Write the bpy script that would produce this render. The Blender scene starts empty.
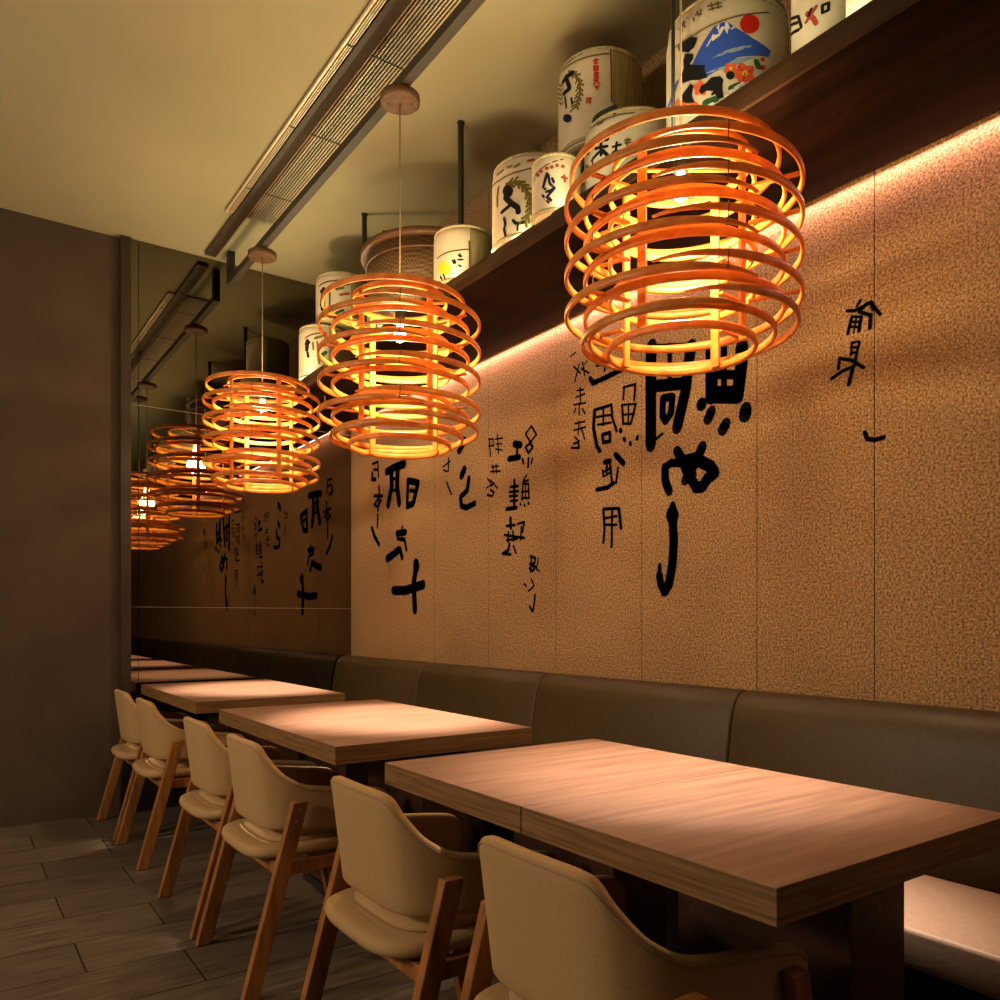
import bpy, bmesh, math, random
from mathutils import Vector, Matrix
random.seed(7)
C = bpy.context.scene.collection
PI = math.pi
LETTERING = [
[(0.0181,[(4.7228,2.1388),(4.6431,2.1402),(4.6337,2.0397)]),(0.0273,[(4.7228,2.0815),(4.7293,2.0394),(4.6748,2.0315)]),(0.0181,[(4.7067,2.1005),(4.6431,2.0906)]),(0.0226,[(4.6274,1.9824),(4.6212,1.911),(4.6431,1.8289)]),(0.0224,[(4.6971,1.9277),(4.5808,1.9129)]),(0.0202,[(4.6431,1.8996),(4.6971,1.8706),(4.6431,1.8501),(4.5963,1.8868)]),(0.0227,[(4.6431,1.8006),(4.6494,1.7234)]),(0.0316,[(4.7293,1.7238),(4.6907,1.6632),(4.6274,1.6084)]),(0.0533,[(4.2869,2.069),(4.4156,2.0692),(4.5197,2.0577)]),(0.0531,[(4.4598,2.0624),(4.4509,1.9581),(4.4986,1.8472)]),(0.0518,[(4.3721,2.0488),(4.3808,1.9485),(4.352,1.8366)]),(0.0217,[(4.445,1.9984),(4.3721,1.9987)]),(0.0217,[(4.445,1.9299),(4.3721,1.9229)]),(0.034,[(4.2397,1.9622),(4.2508,1.8046)]),(0.0415,[(4.2397,1.9622),(4.1157,1.9315)]),(0.0424,[(4.1157,1.9315),(4.177,1.8157),(4.2397,1.81)]),(0.025,[(4.2123,1.899),(4.1369,1.8825)]),(0.0215,[(4.3151,1.6914),(4.3151,1.6311)]),(0.0426,[(4.3808,1.657),(4.273,1.6541)]),(0.0256,[(4.3635,1.6555),(4.3721,1.6224),(4.2869,1.6086)]),(0.0255,[(4.2869,1.6153),(4.2591,1.5466)]),(0.0343,[(4.3435,1.5594),(4.3151,1.5037)]),(0.0532,[(4.3578,1.5537),(4.445,1.5257),(4.5106,1.5093)]),(0.0543,[(4.1422,1.4536),(4.1502,1.4084),(4.169,1.3439),(4.1636,1.2653),(4.1555,1.1803)]),(0.0575,[(4.4303,1.306),(4.273,1.3013),(4.0582,1.3295)]),(0.0749,[(4.1422,1.4536),(4.1369,1.4403)])],
[(0.0486,[(3.6138,2.0882),(3.6602,2.0447)]),(0.0449,[(3.6098,1.9339),(3.6399,1.9007)]),(0.0337,[(3.5663,1.8792),(3.5801,1.8171),(3.65,1.7886),(3.6399,1.7387),(3.5899,1.7243),(3.5119,1.7364)]),(0.0124,[(3.7744,2.0203),(3.7744,1.9483)]),(0.0106,[(3.8345,1.9799),(3.7533,2.0002)]),(0.0107,[(3.828,1.9621),(3.7851,1.9466)]),(0.0141,[(3.7915,1.8897),(3.7744,1.8596),(3.7428,1.8168)]),(0.0098,[(3.3809,2.0525),(3.3357,2.0441),(3.3411,2.0145)]),(0.0098,[(3.3718,2.0457),(3.3627,1.9621)]),(0.0081,[(3.3809,2.0165),(3.3268,2.0089)]),(0.0097,[(3.3001,2.0627),(3.2913,1.9652)]),(0.0096,[(3.3179,2.0408),(3.2564,2.0344)]),(0.008,[(3.3125,2.0145),(3.2599,2.0069)]),(0.008,[(3.3179,1.9901),(3.2564,1.9743)]),(0.0097,[(3.3537,1.9044),(3.2913,1.8997)]),(0.0098,[(3.3411,1.9126),(3.3357,1.8711)]),(0.0097,[(3.3125,1.9131),(3.309,1.867)]),(0.0096,[(3.3627,1.8823),(3.2738,1.8718)]),(0.0098,[(3.39,1.8535),(3.3447,1.8061)]),(0.0098,[(3.3992,1.8033),(3.3268,1.8189)]),(0.0097,[(3.3627,1.8393),(3.3001,1.7899)]),(0.0131,[(3.39,1.7661),(3.3447,1.7552),(3.3303,1.7737),(3.3627,1.7881)]),(0.0373,[(3.1545,1.9859),(3.1051,1.9722)]),(0.0188,[(3.1297,1.9717),(3.1379,1.9145)]),(0.0311,[(3.2015,1.9201),(3.1133,1.9153)]),(0.0122,[(3.0172,2.0469),(3.0648,2.0178),(3.0251,1.9721),(2.9783,1.9995),(3.0172,2.0469)]),(0.0153,[(3.0172,1.9707),(3.0648,1.9553),(3.0409,1.9223),(3.0063,1.9449),(3.033,1.9716)]),(0.0154,[(3.0889,1.9015),(3.0808,1.8809)]),(0.0153,[(3.0409,1.8984),(3.0441,1.8558)]),(0.0122,[(3.0094,1.8932),(3.0172,1.8707)]),(0.0188,[(3.1545,1.8094),(3.1578,1.6725)]),(0.0156,[(3.188,1.7797),(3.1248,1.7759)]),(0.014,[(3.1964,1.7561),(3.1215,1.7511)]),(0.014,[(3.1964,1.7343),(3.1297,1.7298)]),(0.014,[(3.188,1.7105),(3.1297,1.7064)]),(0.0219,[(3.2219,1.6749),(3.1379,1.6722)]),(0.0123,[(3.0568,1.8194),(3.0857,1.7899),(3.0409,1.7931)]),(0.0124,[(3.0857,1.7802),(3.0921,1.7037)]),(0.0122,[(3.0857,1.7802),(3.0409,1.7759),(3.0377,1.7066)]),(0.0107,[(3.097,1.743),(3.0409,1.7405)]),(0.0122,[(3.097,1.714),(3.033,1.706)]),(0.0092,[(3.0648,1.7773),(3.0648,1.7099)]),(0.0155,[(3.1051,1.6859),(3.1035,1.6837)]),(0.0154,[(3.0728,1.6772),(3.0712,1.6741)]),(0.0153,[(3.0409,1.683),(3.0393,1.68)]),(0.0221,[(3.188,1.6266),(3.1846,1.5769)]),(0.0157,[(3.2219,1.5904),(3.1512,1.5885)]),(0.0139,[(3.1297,1.5913),(3.0728,1.5953),(3.0889,1.5486)]),(0.0143,[(3.2049,1.559),(3.2083,1.5097)]),(0.0141,[(3.1678,1.5606),(3.1628,1.511)]),(0.0139,[(3.2391,1.5471),(3.0728,1.5182)]),(0.0125,[(3.2219,1.5208),(3.1297,1.5181)]),(0.0124,[(3.097,1.5783),(3.1051,1.5112)]),(0.0192,[(3.1964,1.4989),(3.2049,1.4698),(3.2529,1.4553)]),(0.0125,[(3.1628,1.4865),(3.1412,1.4506)]),(0.0158,[(3.2477,1.4549),(3.188,1.4469)]),(0.0122,[(3.0172,1.4278),(3.0251,1.352)]),(0.0136,[(3.0251,1.4283),(2.9861,1.4163),(2.9938,1.3884)]),(0.0121,[(3.033,1.3906),(2.9938,1.3931)]),(0.0152,[(3.033,1.3715),(3.0063,1.3558),(2.9861,1.3737),(3.0172,1.385)]),(0.009,[(2.963,1.4148),(2.9783,1.3639),(2.9553,1.3533)]),(0.0108,[(3.076,1.2966),(3.0568,1.2863)]),(0.0107,[(3.0172,1.3183),(2.9969,1.2842),(3.0409,1.2618)]),(0.0137,[(2.9907,1.2414),(2.9938,1.2083),(3.0063,1.1658)]),(0.0122,[(3.033,1.1899),(3.0094,1.163)])],
[(0.0078,[(2.731,2.3004),(2.6933,2.3097)]),(0.0093,[(2.7083,2.2503),(2.6637,2.2096)]),(0.0094,[(2.6711,2.2503),(2.7008,2.18)]),(0.0092,[(2.649,2.2541),(2.6345,2.1926)]),(0.0092,[(2.6563,2.2271),(2.6056,2.1949)]),(0.0077,[(2.6345,2.2407),(2.62,2.2512)]),(0.0092,[(2.6859,2.1374),(2.6417,2.1319)]),(0.0093,[(2.6637,2.1467),(2.6608,2.0832)]),(0.0092,[(2.6933,2.11),(2.6345,2.1109)]),(0.0092,[(2.7083,2.0792),(2.6272,2.0709)]),(0.0093,[(2.6711,2.0806),(2.6711,2.0273)]),(0.0094,[(2.6933,2.0612),(2.7053,2.0443)]),(0.0092,[(2.649,2.0516),(2.6316,2.0238)]),(0.0092,[(2.7008,1.9945),(2.6345,1.9908)]),(0.0093,[(2.6711,1.9982),(2.6785,1.9415)]),(0.0092,[(2.7083,1.9667),(2.6272,1.9653)]),(0.0092,[(2.6563,1.9663),(2.6345,1.9139)]),(0.0093,[(2.7008,1.936),(2.6711,1.911)]),(0.011,[(2.7234,1.8912),(2.6711,1.8819),(2.6785,1.9075),(2.7083,1.908)]),(0.0147,[(2.5561,2.2154),(2.4537,2.2024)]),(0.0119,[(2.5008,2.2289),(2.5076,2.1794)]),(0.0244,[(2.3817,2.1608),(2.4872,2.151),(2.5771,2.145),(2.5985,2.1693)]),(0.0114,[(2.3946,2.0825),(2.3247,2.0792)]),(0.0116,[(2.3882,2.081),(2.3946,2.0326)]),(0.0129,[(2.3247,2.0792),(2.331,2.0182)]),(0.0131,[(2.4011,2.0114),(2.3946,1.9328)]),(0.01,[(2.4011,2.0114),(2.3247,1.999)]),(0.0129,[(2.3223,1.9984),(2.3499,1.9238)]),(0.01,[(2.3946,1.9691),(2.331,1.9602)]),(0.0101,[(2.3626,2.0074),(2.3651,1.9269)]),(0.0115,[(2.3946,1.9328),(2.3499,1.9238)]),(0.0204,[(2.4115,1.9107),(2.4089,1.9048)]),(0.0174,[(2.3908,1.8705),(2.3843,1.862)]),(0.0172,[(2.3537,1.8474),(2.3524,1.84)]),(0.0185,[(2.3123,1.863),(2.3148,1.8563)]),(0.021,[(2.5701,2.025),(2.5771,1.9507),(2.5561,1.871),(2.5352,1.8438)]),(0.0148,[(2.5701,2.0269),(2.467,2.0259)]),(0.0147,[(2.4644,2.0253),(2.4603,1.9737),(2.4338,1.9114)]),(0.0118,[(2.5561,1.9937),(2.467,1.9844)]),(0.0118,[(2.5491,1.9593),(2.467,1.9521)]),(0.012,[(2.5145,2.027),(2.5145,1.9523)]),(0.018,[(2.5214,1.9116),(2.5145,1.8776),(2.4738,1.8748),(2.4738,1.9118),(2.5214,1.9116)]),(0.0237,[(2.5076,1.7924),(2.4738,1.7916)]),(0.0134,[(2.4913,1.7991),(2.494,1.7484)]),(0.0133,[(2.5145,1.7515),(2.467,1.7628)]),(0.0103,[(2.5214,1.7619),(2.5145,1.7328),(2.467,1.7443)]),(0.0133,[(2.4738,1.7823),(2.4603,1.688)]),(0.0206,[(2.5561,1.6823),(2.4872,1.6824),(2.4537,1.6963)]),(0.0261,[(2.4404,1.8136),(2.3946,1.7696)]),(0.0132,[(2.4246,1.7561),(2.4378,1.694)]),(0.0149,[(2.5145,1.5927),(2.5076,1.508),(2.5145,1.4526)]),(0.0146,[(2.5145,1.5946),(2.4207,1.5866)]),(0.0175,[(2.4207,1.5866),(2.4076,1.5033)]),(0.0117,[(2.5076,1.5546),(2.4338,1.5561)]),(0.0117,[(2.5008,1.526),(2.4338,1.5195)]),(0.0133,[(2.4603,1.5866),(2.4644,1.4302)])],
[(0.0582,[(2.2346,2.2101),(2.239,2.1365),(2.239,1.9653),(2.239,1.8155)]),(0.0528,[(2.0309,2.1527),(2.0441,2.0904),(2.0573,1.9971),(2.1018,1.858)]),(0.0491,[(2.2099,2.0439),(2.0707,2.0207)]),(0.0335,[(2.1741,1.988),(2.1769,1.9202),(2.16,1.8957)]),(0.0335,[(2.1741,1.988),(2.1251,1.982),(2.132,1.9212),(2.16,1.8957)]),(0.0135,[(2.2099,1.8368),(2.1769,1.8486)]),(0.0233,[(2.139,2.1832),(2.139,2.0477)]),(0.0325,[(2.2317,2.1986),(2.0375,2.1495)]),(0.0568,[(1.935,2.1257),(1.935,2.0469),(1.935,1.9365)]),(0.0457,[(1.9413,1.9379),(1.8148,1.909)]),(0.0549,[(1.8009,2.0879),(1.8032,2.0174),(1.8206,1.9122)]),(0.0279,[(1.8787,2.1099),(1.8787,1.9352)]),(0.0335,[(1.935,2.0193),(1.8148,1.989)]),(0.0336,[(1.935,1.9621),(1.8206,1.9351)]),(0.0479,[(1.983,1.9245),(1.9817,1.9202)]),(0.0428,[(1.935,1.8872),(1.9513,1.861)]),(0.0435,[(1.8691,1.8285),(1.8847,1.8084)]),(0.0514,[(1.7848,1.8625),(1.7871,1.8403)]),(0.0401,[(2.1628,1.7179),(2.1628,1.6655),(2.1418,1.6208)]),(0.0328,[(2.167,1.7134),(2.132,1.7287),(2.0774,1.7199)]),(0.0418,[(2.1018,1.7703),(2.0707,1.7239),(2.0441,1.6688),(2.0074,1.6181)]),(0.0425,[(1.9766,1.7655),(2.0022,1.7229),(2.0401,1.6733),(2.0613,1.651)]),(0.0471,[(2.0774,1.725),(2.0113,1.7264),(1.9413,1.6851),(1.9202,1.6583)]),(0.0451,[(1.9226,1.6557),(1.9538,1.6435),(1.9791,1.6143),(2.0074,1.6181)]),(0.0485,[(2.0573,1.6932),(2.0269,1.6663)]),(0.0332,[(2.1237,1.5644),(2.1251,1.5355)]),(0.0631,[(2.1265,1.5336),(2.1251,1.523)]),(0.0437,[(2.1251,1.5199),(2.1182,1.4311),(2.1251,1.3382),(2.1432,1.261),(2.167,1.2335)]),(0.0372,[(2.167,1.2335),(2.1855,1.2625),(2.1926,1.2998)]),(0.0203,[(2.1926,1.2998),(2.1912,1.3367)])],
[(0.0116,[(1.4043,2.0843),(1.379,2.0762),(1.3459,2.0813)]),(0.01,[(1.3707,2.0892),(1.3596,2.1013)]),(0.0131,[(1.3569,2.0744),(1.3405,2.0847),(1.3243,2.0845),(1.3189,2.0623)]),(0.0115,[(1.3651,2.0692),(1.3296,2.0477)]),(0.0132,[(1.3269,2.0468),(1.3296,2.0091)]),(0.0114,[(1.3189,2.0725),(1.2976,2.0402)]),(0.0118,[(1.3874,2.0605),(1.4015,2.0122)]),(0.0117,[(1.3569,2.051),(1.3651,2.0093)]),(0.0083,[(1.3874,2.0605),(1.3569,2.051)]),(0.0083,[(1.3902,2.0456),(1.3596,2.0363)]),(0.0083,[(1.3958,2.0316),(1.3624,2.0215)]),(0.0067,[(1.3723,2.0558),(1.3818,2.009)]),(0.0083,[(1.3874,1.9791),(1.3651,1.978)]),(0.0084,[(1.3902,1.9668),(1.3707,1.9613)]),(0.0084,[(1.393,1.9492),(1.3734,1.9464)]),(0.0101,[(1.3624,1.9746),(1.3707,1.9483),(1.379,1.9087)]),(0.0084,[(1.3874,1.9818),(1.3902,1.9432)]),(0.0116,[(1.43,1.9433),(1.3902,1.9274),(1.3486,1.893)]),(0.012,[(1.379,1.9061),(1.4185,1.9005),(1.4562,1.8859)]),(0.0119,[(1.43,1.9327),(1.4329,1.9121)]),(0.0135,[(1.3846,1.8997),(1.3986,1.8532)]),(0.0146,[(1.3459,1.6955),(1.3378,1.6733),(1.3135,1.6662),(1.2871,1.669)])]]
PRINTS = {
'A':[('p','blue',0,[(-0.486,2.8283),(-0.616,2.8335),(-0.69,2.8322),(-0.836,2.8095),(-1.105,2.7792),(-1.418,2.7569),(-1.368,2.737),(-1.105,2.7313),(-0.836,2.7257),(-0.653,2.7049),(-0.389,2.691),(-0.093,2.7113),(-0.069,2.7347),(-0.162,2.7577),(-0.31,2.7939)]),('p','white',0,[(-0.551,2.8291),(-0.69,2.8312),(-0.809,2.8118),(-0.763,2.8077),(-0.708,2.8127),(-0.69,2.7962),(-0.644,2.8151),(-0.579,2.7974),(-0.588,2.8141),(-0.504,2.791),(-0.486,2.8059),(-0.36,2.7762),(-0.467,2.8071)]),('p','haze',0,[(-0.448,2.7392),(-0.69,2.7516),(-0.949,2.759),(-1.145,2.7612),(-0.855,2.7442),(-0.616,2.739)]),('p','haze',0,[(-0.248,2.7014),(-0.616,2.7063),(-0.836,2.724),(-1.145,2.7294),(-0.949,2.7128),(-0.69,2.6967)]),('p','red',0,[(-1.202,2.8245),(-1.179,2.8098),(-1.117,2.7979),(-1.035,2.7929),(-0.956,2.7962),(-0.9,2.8067),(-0.879,2.8209),(-0.9,2.8348),(-0.956,2.8448),(-1.035,2.849),(-1.117,2.8465),(-1.179,2.8379)]),('p','orange',0,[(-1.086,2.6796),(-1.101,2.6742),(-1.117,2.667),(-1.105,2.66),(-1.065,2.6564),(-1.021,2.6564),(-0.99,2.6556),(-0.965,2.6513),(-0.93,2.6465),(-0.891,2.6466),(-0.864,2.6525),(-0.854,2.66),(-0.842,2.6652),(-0.812,2.6687),(-0.777,2.6739),(-0.764,2.6809),(-0.785,2.6868),(-0.82,2.6903),(-0.842,2.6937),(-0.848,2.6997),(-0.86,2.7071),(-0.891,2.7111),(-0.931,2.7092),(-0.964,2.7043),(-0.99,2.7017),(-1.025,2.7026),(-1.071,2.7034),(-1.105,2.6999),(-1.109,2.6925),(-1.093,2.6851)]),('p','orange',0,[(-0.846,2.6913),(-0.858,2.6867),(-0.85,2.6825),(-0.826,2.6806),(-0.802,2.6802),(-0.788,2.6784),(-0.776,2.6746),(-0.757,2.6715),(-0.732,2.6722),(-0.714,2.6764),(-0.702,2.6807),(-0.687,2.6831),(-0.663,2.6848),(-0.639,2.688),(-0.632,2.6926),(-0.644,2.6966),(-0.661,2.6993),(-0.666,2.7024),(-0.663,2.7071),(-0.667,2.7119),(-0.687,2.7138),(-0.714,2.7121),(-0.736,2.7096),(-0.754,2.7092),(-0.776,2.7106),(-0.803,2.7108),(-0.822,2.7077),(-0.826,2.7027),(-0.823,2.6982),(-0.829,2.6949)]),('p','orange',0,[(-0.388,2.6565),(-0.368,2.6542),(-0.359,2.6515),(-0.362,2.6466),(-0.358,2.6415),(-0.337,2.6398),(-0.306,2.6425),(-0.28,2.6467),(-0.258,2.6488),(-0.232,2.6489),(-0.199,2.6505),(-0.173,2.6552),(-0.166,2.661),(-0.171,2.6657),(-0.166,2.6696),(-0.146,2.6749),(-0.129,2.6813),(-0.136,2.6854),(-0.166,2.6854),(-0.198,2.6836),(-0.217,2.6838),(-0.232,2.6866),(-0.254,2.6889),(-0.283,2.687),(-0.306,2.6817),(-0.32,2.6762),(-0.336,2.6727),(-0.362,2.6698),(-0.39,2.6657),(-0.4,2.6605)]),('p','orange',0,[(-0.222,2.618),(-0.193,2.6155),(-0.169,2.6139),(-0.163,2.6099),(-0.161,2.6036),(-0.141,2.5997),(-0.102,2.602),(-0.062,2.6085),(-0.03,2.614),(0.003,2.6165),(0.05,2.6193),(0.099,2.6253),(0.123,2.6331),(0.115,2.639),(0.106,2.6433),(0.122,2.6493),(0.152,2.6579),(0.159,2.6649),(0.123,2.6656),(0.069,2.6613),(0.029,2.6579),(0.003,2.6586),(-0.026,2.6609),(-0.066,2.6598),(-0.102,2.6538),(-0.123,2.6461),(-0.137,2.6401),(-0.163,2.6356),(-0.201,2.6302),(-0.227,2.6235)]),('p','orange',0,[(-0.631,2.6473),(-0.625,2.6436),(-0.604,2.6417),(-0.586,2.6407),(-0.578,2.6383),(-0.572,2.6343),(-0.557,2.6314),(-0.534,2.6324),(-0.514,2.6362),(-0.499,2.6397),(-0.482,2.6412),(-0.457,2.6423),(-0.434,2.6453),(-0.426,2.6497),(-0.434,2.6536),(-0.444,2.6565),(-0.442,2.6598),(-0.433,2.6645),(-0.434,2.6689),(-0.452,2.6704),(-0.478,2.6688),(-0.499,2.6671),(-0.515,2.6676),(-0.533,2.6695),(-0.557,2.6695),(-0.575,2.6663),(-0.583,2.6615),(-0.586,2.6576),(-0.598,2.6548),(-0.618,2.6516)]),('p','orange',0,[(0.061,2.6449),(0.085,2.6442),(0.103,2.6437),(0.105,2.6408),(0.107,2.6367),(0.125,2.6351),(0.159,2.6382),(0.193,2.6438),(0.221,2.6481),(0.251,2.6507),(0.294,2.6542),(0.338,2.6601),(0.357,2.6659),(0.349,2.6694),(0.343,2.6721),(0.362,2.677),(0.392,2.6841),(0.395,2.6885),(0.357,2.6868),(0.307,2.682),(0.273,2.6787),(0.251,2.6787),(0.225,2.6792),(0.19,2.6769),(0.159,2.6716),(0.142,2.6659),(0.129,2.6617),(0.105,2.6579),(0.074,2.6532),(0.054,2.6481)]),('s','red',0.0048,[(-0.958,2.6803),(-0.855,2.6998)]),('s','red',0.0048,[(-0.958,2.6803),(-1.084,2.6898)]),('s','red',0.0048,[(-0.958,2.6803),(-0.93,2.6547)]),('p','yellow',0,[(-1.004,2.6804),(-0.998,2.6763),(-0.981,2.6732),(-0.958,2.6721),(-0.935,2.6732),(-0.919,2.6763),(-0.913,2.6804),(-0.919,2.6845),(-0.935,2.6874),(-0.958,2.6885),(-0.981,2.6874),(-0.998,2.6845)]),('p','yellow',0,[(-0.079,2.63),(-0.074,2.6279),(-0.062,2.6272),(-0.045,2.6281),(-0.028,2.6303),(-0.015,2.6334),(-0.01,2.6363),(-0.015,2.6383),(-0.028,2.6389),(-0.045,2.638),(-0.062,2.6357),(-0.074,2.6328)]),('p','yellow',0,[(-0.767,2.6962),(-0.764,2.6943),(-0.756,2.693),(-0.745,2.6927),(-0.734,2.6935),(-0.725,2.6953),(-0.723,2.6974),(-0.725,2.6994),(-0.734,2.7007),(-0.745,2.7009),(-0.756,2.7001),(-0.764,2.6984)]),('p','yellow',0,[(-0.312,2.66),(-0.308,2.6575),(-0.296,2.6563),(-0.279,2.6568),(-0.263,2.6588),(-0.25,2.6618),(-0.246,2.6649),(-0.25,2.6674),(-0.263,2.6685),(-0.279,2.668),(-0.296,2.666),(-0.308,2.6631)]),('p','red',0,[(-1.302,2.703),(-1.295,2.6989),(-1.277,2.6954),(-1.252,2.6935),(-1.228,2.6937),(-1.21,2.6959),(-1.204,2.6995),(-1.21,2.7034),(-1.228,2.7067),(-1.252,2.7086),(-1.277,2.7085),(-1.295,2.7065)]),('p','red',0,[(-1.292,2.7266),(-1.287,2.7233),(-1.272,2.7205),(-1.252,2.7189),(-1.232,2.719),(-1.218,2.7208),(-1.213,2.7237),(-1.218,2.727),(-1.232,2.7297),(-1.252,2.7312),(-1.272,2.7312),(-1.287,2.7295)]),('s','green',0.0173,[(-1.145,2.715),(-1.177,2.7021)]),('s','green',0.0172,[(-0.745,2.6403),(-0.855,2.6467)]),('s','green',0.0193,[(-0.35,2.6174),(-0.523,2.6177)]),('s','white',0.0116,[(-0.33,2.6014),(-0.467,2.6051)]),('s','white',0.0096,[(-0.735,2.6302),(-0.93,2.6513)]),('s','white',0.0077,[(-0.625,2.6149),(-0.69,2.6212)]),('p','black',0,[(0.191,2.8302),(0.1,2.8374),(0.018,2.8159),(-0.116,2.8285),(-0.227,2.8148),(-0.162,2.7927),(-0.045,2.7899),(0.144,2.8122)]),('p','black',0,[(0.058,2.7759),(0.018,2.7929),(-0.15,2.7744),(-0.139,2.7597),(-0.069,2.7523),(-0.184,2.7389),(-0.35,2.7249),(-0.33,2.716),(-0.205,2.7181),(-0.057,2.7316),(-0.02,2.7218),(-0.162,2.7058),(-0.389,2.6876),(-0.248,2.6902),(-0.093,2.7029),(0.018,2.7321),(0.072,2.7099),(0.109,2.7352),(0.045,2.7532)]),('p','black',0,[(0.072,2.6559),(0.092,2.6764),(-0.015,2.6694),(-0.098,2.6933),(-0.15,2.6816),(-0.116,2.6565),(-0.173,2.6307),(-0.02,2.6434)]),('p','black',0,[(-0.36,2.6722),(-0.448,2.6839),(-0.579,2.6804),(-0.634,2.6678),(-0.616,2.6479),(-0.638,2.6161),(-0.561,2.6152),(-0.549,2.6467),(-0.467,2.6441),(-0.37,2.6501),(-0.289,2.6453),(-0.244,2.6599),(-0.279,2.6711)]),('p','black',0,[(-0.801,2.675),(-0.793,2.669),(-0.768,2.665),(-0.735,2.6641),(-0.702,2.6667),(-0.678,2.672),(-0.669,2.6785),(-0.678,2.6844),(-0.702,2.6881),(-0.735,2.6888),(-0.768,2.6863),(-0.793,2.6813)]),('s','black',0.0087,[(-0.467,2.6345),(-0.542,2.6443)]),('s','blue',0.0131,[(0.208,2.7281),(0.316,2.7044)]),('s','blue',0.0123,[(0.38,2.7008),(0.55,2.6912)]),('s','line',0.0039,[(0.358,2.8432),(0.058,2.8327),(-0.184,2.8291),(-0.448,2.8342),(-0.69,2.8391),(-0.911,2.8446),(-1.145,2.8527),(-1.368,2.8637)]),('s','line',0.0045,[(0.16,2.88),(0.018,2.885)]),('s','line',0.0045,[(0.115,2.8961),(0.005,2.8694)]),('s','line',0.0045,[(0.058,2.893),(0.086,2.8678)]),('s','line',0.0044,[(-0.139,2.8824),(-0.162,2.8697)]),('s','line',0.0044,[(-0.205,2.8935),(-0.248,2.8757),(-0.289,2.8895)]),('s','line',0.0044,[(-0.184,2.8851),(-0.289,2.8773)]),('s','line',0.0043,[(-0.389,2.8919),(-0.598,2.8893)]),('s','line',0.0044,[(-0.448,2.8981),(-0.467,2.8761)]),('s','line',0.0043,[(-0.542,2.8957),(-0.561,2.8757)]),('s','line',0.0043,[(-0.409,2.8801),(-0.607,2.8786)])],
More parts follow.
